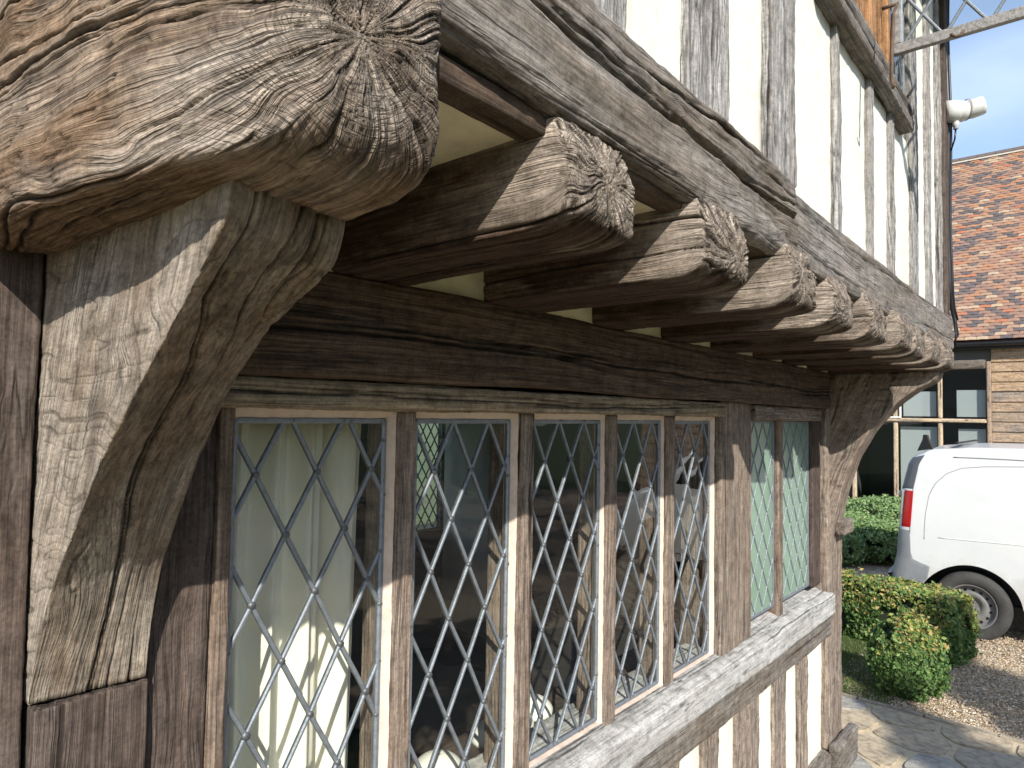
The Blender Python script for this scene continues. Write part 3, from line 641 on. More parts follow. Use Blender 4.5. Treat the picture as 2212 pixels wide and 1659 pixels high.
def leaded(parent, name, x0, x1, z0, z1, y, node, hw, hh, gmat, cw=0.0046, ct=0.0035, jit=0.0025, border=0.0095, mapf=None, label=None, solder=True, minpane=2e-4):
    """leaded light in the x-z plane; node is one crossing; mapf maps (x,z,y) to the final place"""
    mapf = mapf or (lambda x, z, yy: (x, yy, z))
    root = bpy.data.objects.new(name, None); link(root, parent); root.empty_display_size = 0.05
    if label: root['label'] = label
    rs = random.Random(hash((round(x0, 3), round(z0, 3))) & 0xffff)
    wob = lambda x, z: (x + jit * float(vn(np.float32(x * 23 + 1.3), np.float32(z * 23))), z + jit * float(vn(np.float32(x * 23 + 9.3), np.float32(z * 23 + 4))))
    nx0 = int((x0 - node[0]) / hw) - 2; nx1 = int((x1 - node[0]) / hw) + 2; nz0 = int((z0 - node[1]) / hh) - 2; nz1 = int((z1 - node[1]) / hh) + 2
    la = MB(); so_ = MB()
    def came(a, b, w=cw, t=ct):
        ax = Vector((a[0], a[1])); bx = Vector((b[0], b[1])); d = (bx - ax)
        if d.length < 1e-4: return
        d.normalize(); n = Vector((-d.y, d.x))
        sec = [(-w, -0.001), (-w, t * 0.45), (-w * 0.45, t), (w * 0.45, t), (w, t * 0.45), (w, -0.001)]
        B = len(la.v)
        for p in (ax, bx):
            for o_, h in sec: la.v.append(mapf(p.x + n.x * o_, p.y + n.y * o_, y - h))
        for k in range(5): la.f.append((B + k, B + k + 1, B + 6 + k + 1, B + 6 + k))
        B = len(la.v)
        for p in (ax, bx):
            for o_, h in sec: la.v.append(mapf(p.x + n.x * o_, p.y + n.y * o_, y + h * 0.8 + 0.003))
        for k in range(5): la.f.append((B + k + 1, B + k, B + 6 + k, B + 6 + k + 1))
    for i in range(nx0, nx1):
        for j in range(nz0, nz1):
            if (i + j) % 2: continue
            c = (node[0] + i * hw, node[1] + j * hh)
            for sx in (1, -1):
                d = (c[0] + sx * hw, c[1] + hh)
                # clip the segment
                t0, t1 = 0.0, 1.0
                for k, lo, hi in ((0, x0, x1), (1, z0, z1)):
                    dv = d[k] - c[k]
                    a_ = (lo - c[k]) / dv; b_ = (hi - c[k]) / dv
                    if a_ > b_: a_, b_ = b_, a_
                    t0 = max(t0, a_); t1 = min(t1, b_)
                if t1 - t0 < 0.02: continue
                p = tuple(c[k] + (d[k] - c[k]) * t0 for k in (0, 1)); q = tuple(c[k] + (d[k] - c[k]) * t1 for k in (0, 1))
                came(wob(*p), wob(*q))
                if solder:
                    for e, tt in ((p, t0), (q, t1)):
                        if 0 < tt < 1 and rs.random() < 0.8:
                            w_ = wob(*e); m_ = MB(); rr = rs.uniform(0.0045, 0.0062)
                            so_.lathe([(rr, -ct * 0.5), (rr * 0.8, -ct - 0.0012), (0.0006, -ct - 0.0018)], mapf(w_[0], w_[1], y), Vector(mapf(0, 0, 1)) - Vector(mapf(0, 0, 0)), 7)
            if solder and x0 + 0.003 < c[0] < x1 - 0.003 and z0 + 0.003 < c[1] < z1 - 0.003:
                w_ = wob(*c); rr = rs.uniform(0.0060, 0.0078)
                so_.lathe([(rr, -ct * 0.5), (rr * 0.85, -ct - 0.0012), (0.0006, -ct - 0.0020)], mapf(w_[0], w_[1], y), Vector(mapf(0, 0, 1)) - Vector(mapf(0, 0, 0)), 7)
            # the pane whose lower corner is this crossing
            P4 = clip_poly([c, (c[0] + hw, c[1] + hh), (c[0], c[1] + 2 * hh), (c[0] - hw, c[1] + hh)], x0, x1, z0, z1)
            if len(P4) >= 3 and area(P4) > minpane:
                mx_ = sum(p[0] for p in P4) / len(P4); mz_ = sum(p[1] for p in P4) / len(P4)
                tx, tz = rs.gauss(0, 0.008), rs.gauss(0, 0.008)
                g = MB(); pts = [mapf(p[0], p[1], y + (p[0] - mx_) * tx + (p[1] - mz_) * tz) for p in P4]
                ex = Vector(mapf(0, 0, 0.0025)) - Vector(mapf(0, 0, 0))
                g.prism(pts, ex); g.build('diamond_pane', gmat, root)
    for a, b in (((x0, z0), (x1, z0)), ((x1, z0), (x1, z1)), ((x1, z1), (x0, z1)), ((x0, z1), (x0, z0))): came(a, b, border / 2 + 0.001, ct + 0.0015)
    la.build('lead_lattice', M['lead'], root, smooth=False, fix=False)
    if so_.v: so_.build('solder_joints', M['solder'], root, smooth=True, fix=False)['kind'] = 'stuff'
    return root
def bead(parent, x0, x1, z0, z1, w, y0, y1, name='putty_bead'):
    """sloping putty fillet round a light: outer edge at y0, inner edge at y1"""
    n = 40; V = []; Fq = []
    ring_o = [(x0 - w, z0 - 0.002), (x1 + w, z0 - 0.002), (x1 + w, z1 + w * 1.5), (x0 - w, z1 + w * 1.5)]
    ring_i = [(x0, z0), (x1, z0), (x1, z1), (x0, z1)]
    for k in range(4):
        for t in range(n):
            f = t / n
            for j, (rg, yy) in enumerate(((ring_o, y0), (ring_i, y1))):
                a, b = rg[k], rg[(k + 1) % 4]; x = a[0] + (b[0] - a[0]) * f; z = a[1] + (b[1] - a[1]) * f
                V.append((x + 0.0012 * float(vn(x * 60, z * 60 + j)), yy + 0.001 * float(vn(x * 40 + 3, z * 40)), z + 0.0012 * float(vn(x * 55 + 8, z * 50 + j))))
            V.append((x, y1 + 0.02, z))
    m = n * 4
    for i in range(m):
        j = (i + 1) % m
        Fq += [(3 * i, 3 * j, 3 * j + 1, 3 * i + 1), (3 * i + 1, 3 * j + 1, 3 * j + 2, 3 * i + 2)]
    mb = MB(); mb.v = V; mb.f = Fq
    return mb.build(name, M['putty'], parent, smooth=True)
ZB, ZT = 1.098, 1.884
LI = [(0.512, 0.803, (0.606, 1.797 + 0.1), 0.0565, 0.1005, 'clear'), (0.880, 1.160, (0.985, 1.883), 0.0545, 0.1005, 'clear'), (1.246, 1.533, (1.352, 1.888), 0.0545, 0.1005, 'clear'),
      (1.611, 1.872, (1.715, 1.888), 0.0550, 0.1005, 'clear'), (1.953, 2.230, (2.070, 1.885), 0.0555, 0.1005, 'clear'),
      (2.572, 2.862, (2.650, 1.884), 0.0480, 0.0740, 'obs'), (2.928, 3.330, (2.985, 1.884), 0.0480, 0.0740, 'obs')]
names = ['widest near leaded light with the cream curtain behind it', 'second leaded light reflecting dark conifers', 'third leaded light with white dishes inside', 'fourth leaded light', 'fifth leaded light beside the wide post',
         'obscured green leaded light beside the wide post', 'obscured green leaded light beside the corner post']
for i, (x0, x1, nd_, hw, hh, k) in enumerate(LI):
    y = 0.022 if k == 'clear' else 0.020
    w = leaded(house, 'leaded_window', x0, x1, ZB if k == 'clear' else 1.125, ZT if k == 'clear' else 1.887, y, nd_, hw, hh, M['glass' if k == 'clear' else 'obscure'], label=names[i],
               cw=0.0037 if k == 'clear' else 0.0030, minpane=2e-4 if k == 'clear' else 6e-4, solder=i < 5)
    if k == 'clear': bead(w, x0 - 0.004, x1 + 0.004, ZB - 0.006, ZT + 0.004, 0.0120, 0.006, y - 0.004)
    else: MB().box(x0 - 0.012, x1 + 0.012, y + 0.004, y + 0.03, 1.887, 1.90).build('glazing_fillet', M['putty'], w)

# --- upper wall
US = [(0.62, 0.832), (1.025, 1.195), (1.395, 1.575), (1.905, 1.952), (2.285, 2.345), (2.590, 2.655), (2.97, 3.095), (3.315, 3.415), (3.60, 3.70)]
for i, (a, b) in enumerate(US):
    top = 4.2 if i in (0, 1, 2, 3, 6, 7, 8) else 3.00
    timber('wall_stud', (a, b, -0.482, -0.36, 2.40 + (0.024 if i < 3 else 0), top), 'Z', 0.0045 if i < 3 else 0.006, M['oak_stud'], house, 130 + i, r=0.010, wx=0.2, cracks=16, cdepth=0.007, cwid=0.0032,
           lump=0.0050, fib=0.0016, fray=1.2, sfreq=1.4, pith=(0, 0.04), deform=lambda P, L, A, B, i=i: np.stack([P[:, 0], P[:, 1] + (0.011 if i > 2 else 0.006) * vn(P[:, 0] * 3 + i * 7, P[:, 0] * 0) , P[:, 2]], 1))
timber('corner_post', (3.765, 3.86, -0.490, -0.36, 2.40, 4.2), 'Z', 0.008, M['oak_brown'], house, 145, r=0.010, wx=0.15, lump=0.004)
ed = [0.40] + [v for p in US for v in p] + [3.77]
for i in range(0, len(ed), 2):
    a, b = ed[i] - 0.012, ed[i + 1] + 0.012
    if a > 1.88 and b < 2.99:
        plaster_panel(a, b, -0.467, -0.38, 2.395, 2.985, i)
    else: plaster_panel(a, b, -0.467, -0.38, 2.395, 4.2, i)
timber('window_sill', (1.74, 2.83, -0.515, -0.37, 2.972, 3.058), 'X', 0.006, M['oak_silver'], house, 150, r=0.012, wx=0.2, cracks=12, cdepth=0.006, cwid=0.004, lump=0.005)
for a, b, y0 in ((2.205, 2.255, -0.475), (2.290, 2.355, -0.485), (2.560, 2.600, -0.480)):
    timber('window_post', (a, b, y0, -0.38, 3.060, 4.2), 'Z', 0.008, M['oak_new'], house, int(a * 100), r=0.004, wx=-0.1, cracks=4, cdepth=0.002, lump=0.001)
leaded(house, 'leaded_window', 2.615, 2.955, 3.095, 3.95, -0.455, (2.70, 3.20), 0.055, 0.095, M['glass'], label='fixed upper leaded light reflecting the sky', solder=False, minpane=8e-4)
# open casement swung out over the path
cas = leaded(house, 'open_casement', 0.025, 0.50, 3.215, 4.02, 0.0, (0.215, 3.30), 0.062, 0.095, M['glass'], mapf=lambda x, z, yy: (2.610 + 0.03 * x + yy, -0.485 - x, z), label='upper leaded casement standing wide open', solder=False, minpane=8e-4)
M['frame_grey'] = simple('painted_iron_grey', (0.27, 0.26, 0.25), 0.7, metal=0.2, nscale=50, namt=0.45, bump=0.5, bscale=90)
fr = MB()
fr.box(2.598, 2.622, -1.005, -0.485, 3.180, 3.215).box(2.598, 2.622, -0.512, -0.483, 3.2155, 4.03).box(2.600, 2.624, -1.008, -0.982, 3.2155, 4.03).box(2.599, 2.623, -0.9815, -0.5125, 4.005, 4.031)
fr.build('casement_frame', M['frame_grey'], cas, bevel=0.003)
MB().tube([(2.594, -0.66, 3.188), (2.588, -0.665, 3.180), (2.588, -0.675, 3.172), (2.592, -0.690, 3.176), (2.594, -0.695, 3.190)], 0.005, 6).build('catch', M['iron'], cas, smooth=True)
stay = tag(MB().tube([(2.14, -0.545, 3.10), (2.14, -0.585, 3.10), (2.135, -0.575, 3.07), (2.13, -0.572, 2.95), (2.13, -0.570, 2.87), (2.125, -0.575, 2.85), (2.11, -0.578, 2.845), (2.10, -0.578, 2.86)], 0.0055, 6).build('window_stay', M['iron'], None, smooth=True),
           'rusty iron window stay hanging from the upper window sill', 'window stay')
# --- body of the house behind: back wall, end wall, floor, ceiling, roof
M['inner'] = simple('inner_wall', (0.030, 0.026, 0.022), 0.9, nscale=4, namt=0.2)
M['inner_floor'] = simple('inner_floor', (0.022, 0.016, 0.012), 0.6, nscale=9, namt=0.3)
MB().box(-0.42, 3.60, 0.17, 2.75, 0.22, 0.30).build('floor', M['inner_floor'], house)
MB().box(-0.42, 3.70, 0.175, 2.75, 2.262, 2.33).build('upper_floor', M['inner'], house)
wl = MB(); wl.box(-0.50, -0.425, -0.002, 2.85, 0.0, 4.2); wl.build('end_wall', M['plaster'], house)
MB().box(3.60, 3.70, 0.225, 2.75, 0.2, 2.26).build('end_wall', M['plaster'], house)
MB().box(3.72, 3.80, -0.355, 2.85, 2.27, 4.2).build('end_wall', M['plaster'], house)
# rear wall with a window opening
bw = MB(); bw.box(-0.42, 2.90, 2.755, 2.85, 0.0, 4.2).box(3.62, 3.715, 2.755, 2.85, 0.0, 4.2).box(2.90, 3.62, 2.755, 2.85, 0.0, 1.02).box(2.90, 3.62, 2.755, 2.85, 1.93, 4.2)
bw.build('rear_wall', M['inner'], house)
timber('mullion', (3.235, 3.285, 2.76, 2.83, 1.02, 1.93), 'Z', 0.02, M['oak_brown'], house, 160, lump=0.001, cracks=3)
for a, b in ((2.905, 3.233), (3.287, 3.615)):
    leaded(house, 'leaded_window', a, b, 1.025, 1.925, 2.80, (a + 0.05, 1.1), 0.040, 0.066, M['glass'], solder=False, minpane=9.0, label='leaded window in the far wall of the dark room')
MB().box(2.905, 3.615, 2.806, 2.809, 1.025, 1.925).build('glass_sheet', M['glass'], house)
rf = MB(); rf.prism([(-0.7, -0.95, 4.15), (-0.7, 1.1, 6.2), (-0.7, 3.2, 4.15)], (4.75, 0, 0)); rf.build('roof', simple('house_roof', (0.22, 0.10, 0.06), 0.9, nscale=8, namt=0.4), house)
rc = MB().box(3.35, 3.595, 0.60, 0.64, 0.31, 2.25).build('partition', simple('green_partition', (0.55, 0.72, 0.56), 0.8), house)
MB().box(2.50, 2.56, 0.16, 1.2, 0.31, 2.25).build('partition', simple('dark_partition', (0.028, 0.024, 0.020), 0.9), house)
MB().box(2.565, 3.345, 0.62, 0.66, 0.31, 2.25).build('partition', bpy.data.materials['green_partition'], house)

# --- inside the window: curtain and dishes
def curtain():
    nx, nz = 220, 60; x = np.linspace(0.40, 0.872, nx); z = np.linspace(0.62, 1.93, nz)
    X, Z = np.meshgrid(x, z, indexing='ij')
    f = (Z - 0.62) / 1.31
    Y = 0.175 + 0.024 * np.sin(X * 2 * math.pi / 0.070 + 1.2 * np.sin(X * 21) + 0.5 * f) + 0.013 * np.sin(X * 2 * math.pi / 0.036 + 2 * f) * f + 0.006 * vn(X * 9, Z * 2)
    V = np.stack([X + 0.006 * np.sin(Z * 3), Y, Z], 2).reshape(-1, 3)
    i, j = np.meshgrid(np.arange(nx - 1), np.arange(nz - 1), indexing='ij'); k = (i * nz + j).ravel()
    Q = np.stack([k, k + nz, k + nz + 1, k + 1], 1)
    m, t, b, out = new_mat('curtain_cloth'); b.inputs['Base Color'].default_value = (0.84, 0.81, 0.71, 1); b.inputs['Roughness'].default_value = 0.95; b.inputs['Specular IOR Level'].default_value = 0.1
    o = link(bpy.data.objects.new('curtain', np_mesh('curtain', V, Q, m)))
    md = o.modifiers.new('thick', 'SOLIDIFY'); md.thickness = 0.002
    tag(o, 'cream curtain in soft folds behind the nearest leaded window', 'curtain')
curtain()
def pink():
    nx, nz = 14, 60; x = np.linspace(0.43, 0.530, nx); z = np.linspace(0.62, 1.66, nz); X, Z = np.meshgrid(x, z, indexing='ij')
    Y = 0.125 + 0.012 * np.sin(X * 90) + 0.01 * np.sin(Z * 9)
    V = np.stack([X + 0.007 * np.sin(Z * 11), Y, Z], 2).reshape(-1, 3); i, j = np.meshgrid(np.arange(nx - 1), np.arange(nz - 1), indexing='ij'); k = (i * nz + j).ravel()
    o = link(bpy.data.objects.new('curtain', np_mesh('drape', V, np.stack([k, k + nz, k + nz + 1, k + 1], 1), simple('pink_cloth', (0.36, 0.16, 0.15), 0.95, nscale=25, namt=0.5))))
    o.modifiers.new('thick', 'SOLIDIFY').thickness = 0.002
    tag(o, 'narrow dusky pink drape at the left edge of the nearest window', 'curtain')
pink()
ins = timber('inner_sill', (0.44, 2.25, 0.131, 0.28, 1.02, 1.062), 'X', 0.012, M['oak_brown'], house, 161, r=0.004, cracks=4, cdepth=0.002, lump=0.001)
M['china'] = simple('white_china', (0.82, 0.82, 0.74), 0.35)
dl = ['white ceramic dish on the inner sill of the third light, nearest the camera', 'white ceramic dish on the inner sill of the third light, middle one', 'white ceramic dish on the inner sill of the third light, farthest one',
      'white ceramic dish on the inner sill of the fourth light, near one', 'white ceramic dish on the inner sill of the fourth light, far one', 'white ceramic dish low in the second light']
for i, (x, y) in enumerate(((1.33, 0.20), (1.42, 0.215), (1.52, 0.225), (1.76, 0.21), (1.85, 0.225), (1.12, 0.185))):
    d = MB(); pr = [(0.062 * math.cos(t), 0.045 * math.sin(t)) for t in np.linspace(0, math.pi / 2 - 0.02, 10)]
    d.lathe(pr, (0, 0, 0), (0, 0, 1), 28)
    o = d.build('dish', M['china'], None, smooth=True); o.location = (x, y, 1.062); o.rotation_euler = (0, 0, i)
    o.modifiers.new('thick', 'SOLIDIFY').thickness = 0.004
    tag(o, dl[i], 'dish', 'white dishes on the inner window sill')
# --- security camera and cable at the corner
wh = simple('white_plastic', (0.60, 0.60, 0.585), 0.35); blk = simple('black_plastic', (0.012, 0.012, 0.014), 0.35)
sc = thing('security_camera', 'white turret security camera on the upper house corner', 'camera', (3.835, -0.50, 3.42)); sc.scale = (0.85, 0.85, 0.85)
ba = Vector((0.60, -0.78, 0.0)).normalized(); dv = Vector((0.22, -0.93, 0.22)).normalized(); hc = Vector((0.072, -0.094, 0.012))
MB().lathe([(0.0, -0.03), (0.058, -0.03), (0.060, 0.0), (0.062, 0.012), (0.060, 0.045), (0.056, 0.048), (0.058, 0.051), (0.057, 0.078), (0.048, 0.096), (0.0, 0.104)], (0, 0, 0), ba, 32).build('base', wh, sc, smooth=True)
MB().lathe([(0.0, -0.055), (0.030, -0.048), (0.047, -0.028), (0.053, 0.0), (0.052, 0.050), (0.049, 0.062), (0.045, 0.066), (0.041, 0.066), (0.040, 0.058)], hc, dv, 32).build('head', wh, sc, smooth=True)
MB().lathe([(0.0405, 0.060), (0.030, 0.060), (0.024, 0.056), (0.012, 0.064), (0.0, 0.066)], hc, dv, 24).build('lens', blk, sc, smooth=True)
MB().lathe([(0.058, -0.004), (0.060, -0.002), (0.060, 0.004), (0.058, 0.006)], hc * 0.78, (ba * 0.8 + dv * 0.2).normalized(), 32).build('collar', M['frame_grey'], sc, smooth=True)
MB().lathe([(0.0, 0), (0.017, 0), (0.018, 0.006), (0.018, 0.030), (0.013, 0.034), (0.013, 0.05), (0.0, 0.05)], (0.02, -0.026, -0.054), (0, 0, -1), 14).build('cable_gland', wh, sc, smooth=True)
MB().tube([(0.02, -0.026, -0.10), (0.022, -0.02, -0.16), (0.035, 0.0, -0.22)], 0.005, 6).build('lead', blk, sc, smooth=True)
cb = MB()
pts = [(3.872 + 0.004 * math.sin(z * 9), -0.485 + 0.004 * math.sin(z * 7), z) for z in np.linspace(4.2, 2.52, 26)] + [(3.90, -0.49, 2.46), (3.915, -0.50, 2.40), (3.905, -0.51, 2.33), (3.88, -0.50, 2.27)]
cb.tube(pts, 0.009, 8); cb.tube([(p[0] + 0.012, p[1] - 0.01, p[2]) for p in pts[:-2]], 0.006, 6)
tag(cb.build('cable', blk, None, smooth=True), 'black cables clipped down the upper house corner', 'cable')
# ------------------------------------------------------------------ ground
def sheet(name, x0, x1, y0, y1, z, n, mat, amp=0.0, kind='structure', label=None):
    x = np.linspace(x0, x1, n); y = np.linspace(y0, y1, n); X, Y = np.meshgrid(x, y, indexing='ij')
    Z = z + amp * fbm(X * 2.1, Y * 2.1, X * 0, 3)
    i, j = np.meshgrid(np.arange(n - 1), np.arange(n - 1), indexing='ij'); k = (i * n + j).ravel()
    o = link(bpy.data.objects.new(name, np_mesh(name, np.stack([X, Y, Z], 2).reshape(-1, 3), np.stack([k, k + n, k + n + 1, k + 1], 1), mat)))
    return tag(o, label, None, None, kind)
g = new_mat('field_ground'); m, t, b, out = g
n = nd(t, 'ShaderNodeTexNoise', Scale=0.8, Detail=6.0); co = nd(t, 'ShaderNodeTexCoord'); t.links.new(co.outputs['Object'], n.inputs['Vector'])
r_ = ramp(t, [(0.3, (0.05, 0.075, 0.025)), (0.7, (0.10, 0.12, 0.045))]); t.links.new(n.outputs['Fac'], r_.inputs[0]); t.links.new(r_.outputs[0], b.inputs['Base Color']); b.inputs['Roughness'].default_value = 0.95
sheet('ground', -400, 400, -400, 400, -0.03, 12, m)
def gravel_mat():
    m, t, b, out = new_mat('gravel'); L = t.links.new; co = nd(t, 'ShaderNodeTexCoord')
    v = nd(t, 'ShaderNodeTexVoronoi', Scale=62.0); L(co.outputs['Object'], v.inputs['Vector'])
    r = ramp(t, [(0.0, (0.17, 0.12, 0.075)), (0.35, (0.36, 0.27, 0.18)), (0.7, (0.50, 0.41, 0.30)), (1.0, (0.62, 0.56, 0.46))])
    sp = nd(t, 'ShaderNodeSeparateColor'); L(v.outputs['Color'], sp.inputs[0]); L(sp.outputs[0], r.inputs[0])
    n = nd(t, 'ShaderNodeTexNoise', Scale=1.6, Detail=4.0); L(co.outputs['Object'], n.inputs['Vector']); r2 = ramp(t, [(0.35, 0.7), (0.65, 1.1)]); L(n.outputs['Fac'], r2.inputs[0])
    L(mixc(t, 1.0, r.outputs[0], r2.outputs[0], 'MULTIPLY'), b.inputs['Base Color']); b.inputs['Roughness'].default_value = 0.9
    bp = nd(t, 'ShaderNodeBump', Strength=0.9, Distance=0.012); bp.invert = True; L(v.outputs['Distance'], bp.inputs['Height']); L(bp.outputs[0], b.inputs['Normal'])
    return m
sheet('drive', 5.11, 13.9, -14, 6, -0.010, 60, gravel_mat(), 0.012)
# loose stones of the drive close to the path
def stones():
    base = np.array([(1, 0, 0), (-1, 0, 0), (0, 1, 0), (0, -1, 0), (0, 0, 1), (0, 0, -1)], float)
    tri = np.array([(0, 2, 4), (2, 1, 4), (1, 3, 4), (3, 0, 4), (2, 0, 5), (1, 2, 5), (3, 1, 5), (0, 3, 5)])
    n = 26000; u = rng.random(n)
    x = 5.12 + 2.6 * u ** 1.3; y = rng.uniform(-1.7, 0.45, n) - 0.0
    s = rng.uniform(0.004, 0.0095, n); V = base[None] * s[:, None, None] * rng.uniform(0.55, 1.35, (n, 6, 1)) * np.array([1, 1, 0.7])
    an = rng.uniform(0, 6.28, n); c, sn = np.cos(an), np.sin(an)
    V = np.stack([V[:, :, 0] * c[:, None] - V[:, :, 1] * sn[:, None], V[:, :, 0] * sn[:, None] + V[:, :, 1] * c[:, None], V[:, :, 2]], 2)
    V += np.stack([x, y, 0.002 + rng.uniform(0, 0.006, n)], 1)[:, None]
    Q = (tri[None] + 6 * np.arange(n)[:, None, None]).reshape(-1, 3)
    pal = np.array([(0.40, 0.31, 0.21), (0.52, 0.42, 0.30), (0.30, 0.22, 0.14), (0.60, 0.54, 0.44), (0.22, 0.17, 0.12), (0.46, 0.33, 0.20)])
    colr = pal[rng.integers(0, 6, n)] * rng.uniform(0.75, 1.15, (n, 1))
    o = link(bpy.data.objects.new('gravel', np_mesh('gravel', V.reshape(-1, 3), Q, simple('pebble', (0.4, 0.3, 0.2), 0.85, attr='col'), False, {'col': np.repeat(colr, 6, 0)})))
    tag(o, 'loose tan gravel of the drive beyond the stone path', 'gravel', None, 'stuff')
stones()
# path: mortar bed and irregular flags
path = sheet('path', 2.6, 5.085, -9.0, 0.62, 0.000, 40, simple('path_mortar', (0.47, 0.39, 0.27), 0.95, nscale=14, namt=0.22, bump=0.6, bscale=70), 0.003)
p2 = sheet('path', -6.0, 2.6, -1.75, -0.02, 0.0005, 40, bpy.data.materials['path_mortar'], 0.003)
flag_m = [simple('flagstone_%s' % c, col, 0.9, nscale=22, namt=0.5, bump=1.0, bscale=34) for c, col in (('tan', (0.37, 0.30, 0.21)), ('grey', (0.32, 0.275, 0.21)), ('blue', (0.29, 0.27, 0.235)))]
def voronoi_flags(x0, x1, y0, y1, cell, parent, seed, asp=1.45):
    rs = np.random.default_rng(seed); pts = []
    ny = int((y1 - y0) / (cell * asp)); nx = int((x1 - x0) / cell)
    for i in range(nx):
        for j in range(ny):
            pts.append((x0 + (i + 0.5 + rs.uniform(-0.33, 0.33)) * (x1 - x0) / nx, y0 + (j + 0.5 + (0.5 if i % 2 else 0) * 0.8 + rs.uniform(-0.25, 0.25)) * (y1 - y0) / ny))
    pts = np.array(pts)
    for k, c in enumerate(pts):
        poly = [(x0, y0), (x1, y0), (x1, y1), (x0, y1)]
        d = np.hypot(*(pts - c).T); near = np.argsort(d)[1:14]
        for q in pts[near]:
            mid = (c + q) / 2; nr = (q - c) / np.linalg.norm(q - c); lim = mid @ nr - rs.uniform(0.008, 0.022)
            out = []
            for i in range(len(poly)):
                a, b = np.array(poly[i - 1]), np.array(poly[i]); da, db = a @ nr - lim, b @ nr - lim
                if db <= 0:
                    if da > 0: out.append(tuple(a + (b - a) * da / (da - db)))
                    out.append(tuple(b))
                elif da <= 0: out.append(tuple(a + (b - a) * da / (da - db)))
            poly = out
            if len(poly) < 3: break
        if len(poly) < 3: continue
        # chaikin rounding with a little wobble
        P = np.array(poly)
        for _ in range(3):
            P = np.concatenate([np.stack([0.82 * P + 0.18 * np.roll(P, -1, 0), 0.18 * P + 0.82 * np.roll(P, -1, 0)], 1)]).reshape(-1, 2)
            P = P + 0.0035 * rs.normal(size=P.shape) * (_ == 1)
        cc = P.mean(0); h = 0.010 + rs.uniform(-0.003, 0.004); n = len(P); tlt = rs.uniform(-0.01, 0.01, 2)
        V = []
        for sc_, z in ((1.0, -0.01), (1.0, h - 0.004), (0.985, h), (0.55, h + 0.0005)):
            for p in P:
                q = cc + (p - cc) * sc_; V.append((q[0] - cc[0], q[1] - cc[1], z + (q - cc) @ tlt + 0.002 * float(vn(q[0] * 9, q[1] * 9))))
        V.append((0, 0, h)); Fc = []
        for r in range(3):
            for i in range(n): Fc.append((r * n + i, r * n + (i + 1) % n, (r + 1) * n + (i + 1) % n, (r + 1) * n + i))
        for i in range(n): Fc.append((3 * n + i, 3 * n + (i + 1) % n, 4 * n))
        mb = MB(); mb.v = V; mb.f = Fc
        o = mb.build('flagstone', flag_m[rs.integers(0, 3)], parent, smooth=False, fix=False); o.location = (cc[0], cc[1], 0.0)
voronoi_flags(3.70, 5.07, -3.4, 0.60, 0.27, path, 5)
voronoi_flags(-1.2, 2.58, -1.70, -0.10, 0.42, p2, 6, 1.2)
# paving edge of the drive
for k in range(10):
    o = MB().box(-0.035, 0.0, -0.19, 0.19, -0.02, 0.016).build('edging_stone', flag_m[1], path, bevel=0.004); o.location = (5.118, 0.42 - k * 0.39, 0.0); o.rotation_euler = (0, 0, R(random.uniform(-0.6, 0.6)))

# ------------------------------------------------------------------ plants
def foliage_mat(name, rough=0.5, trans=0.25):
    m = bpy.data.materials.new(name); m.use_nodes = True; t = m.node_tree; t.nodes.clear(); L = t.links.new
    out = nd(t, 'ShaderNodeOutputMaterial'); at = nd(t, 'ShaderNodeAttribute', attribute_name='col')
    p = nd(t, 'ShaderNodeBsdfPrincipled', Roughness=rough); p.inputs['Specular IOR Level'].default_value = 0.35; L(at.outputs['Vector'], p.inputs['Base Color'])
    tl = nd(t, 'ShaderNodeBsdfTranslucent'); L(at.outputs['Vector'], tl.inputs[0]); mi = nd(t, 'ShaderNodeMixShader'); mi.inputs[0].default_value = trans
    L(p.outputs[0], mi.inputs[1]); L(tl.outputs[0], mi.inputs[2]); L(mi.outputs[0], out.inputs[0]); return m
M['leaf'] = foliage_mat('leaf'); M['needle'] = foliage_mat('needle', 0.6, 0.1)
M['bark'] = simple('bark', (0.10, 0.075, 0.055), 0.9, nscale=20, namt=0.4, bump=0.6, bscale=40, stretch=(1, 1, 0.3))
M['hedge_core'] = simple('hedge_core', (0.022, 0.034, 0.014), 0.95)
def leaf_mesh(name, P, N, size, colr, mat, asp=1.7):
    """leaves: a folded quad at each point, roughly facing N with scatter"""
    n = len(P); d = N + rng.normal(0, 0.65, (n, 3)); d /= np.linalg.norm(d, axis=1, keepdims=True)
    t = rng.normal(0, 1, (n, 3)); t -= d * (t * d).sum(1, keepdims=True); t /= np.linalg.norm(t, axis=1, keepdims=True); w = np.cross(d, t)
    L = size[:, None] * asp / 2; W = size[:, None] / 2
    V = np.stack([P - t * L, P + w * W + d * W * 0.35, P + t * L, P - w * W + d * W * 0.35], 1).reshape(-1, 3)
    Q = np.arange(4 * n).reshape(-1, 4)
    return np_mesh(name, V, Q, mat, False, {'col': np.repeat(colr, 4, 0)})
def blob_points(n, c, h, sq, rough, freq, seed):
    """points on a squarish bumpy body: c centre, h half sizes, sq superellipse power"""
    rs = np.random.default_rng(seed); d = rs.normal(size=(n, 3)); d /= np.linalg.norm(d, axis=1, keepdims=True)
    k = (np.abs(d) ** sq).sum(1) ** (-1.0 / sq)
    B = d * k[:, None]; bump = 1 + rough * fbm(d[:, 0] * freq + seed, d[:, 1] * freq, d[:, 2] * freq, 3)
    return B * bump[:, None] * np.array(h) + np.array(c), d, rs
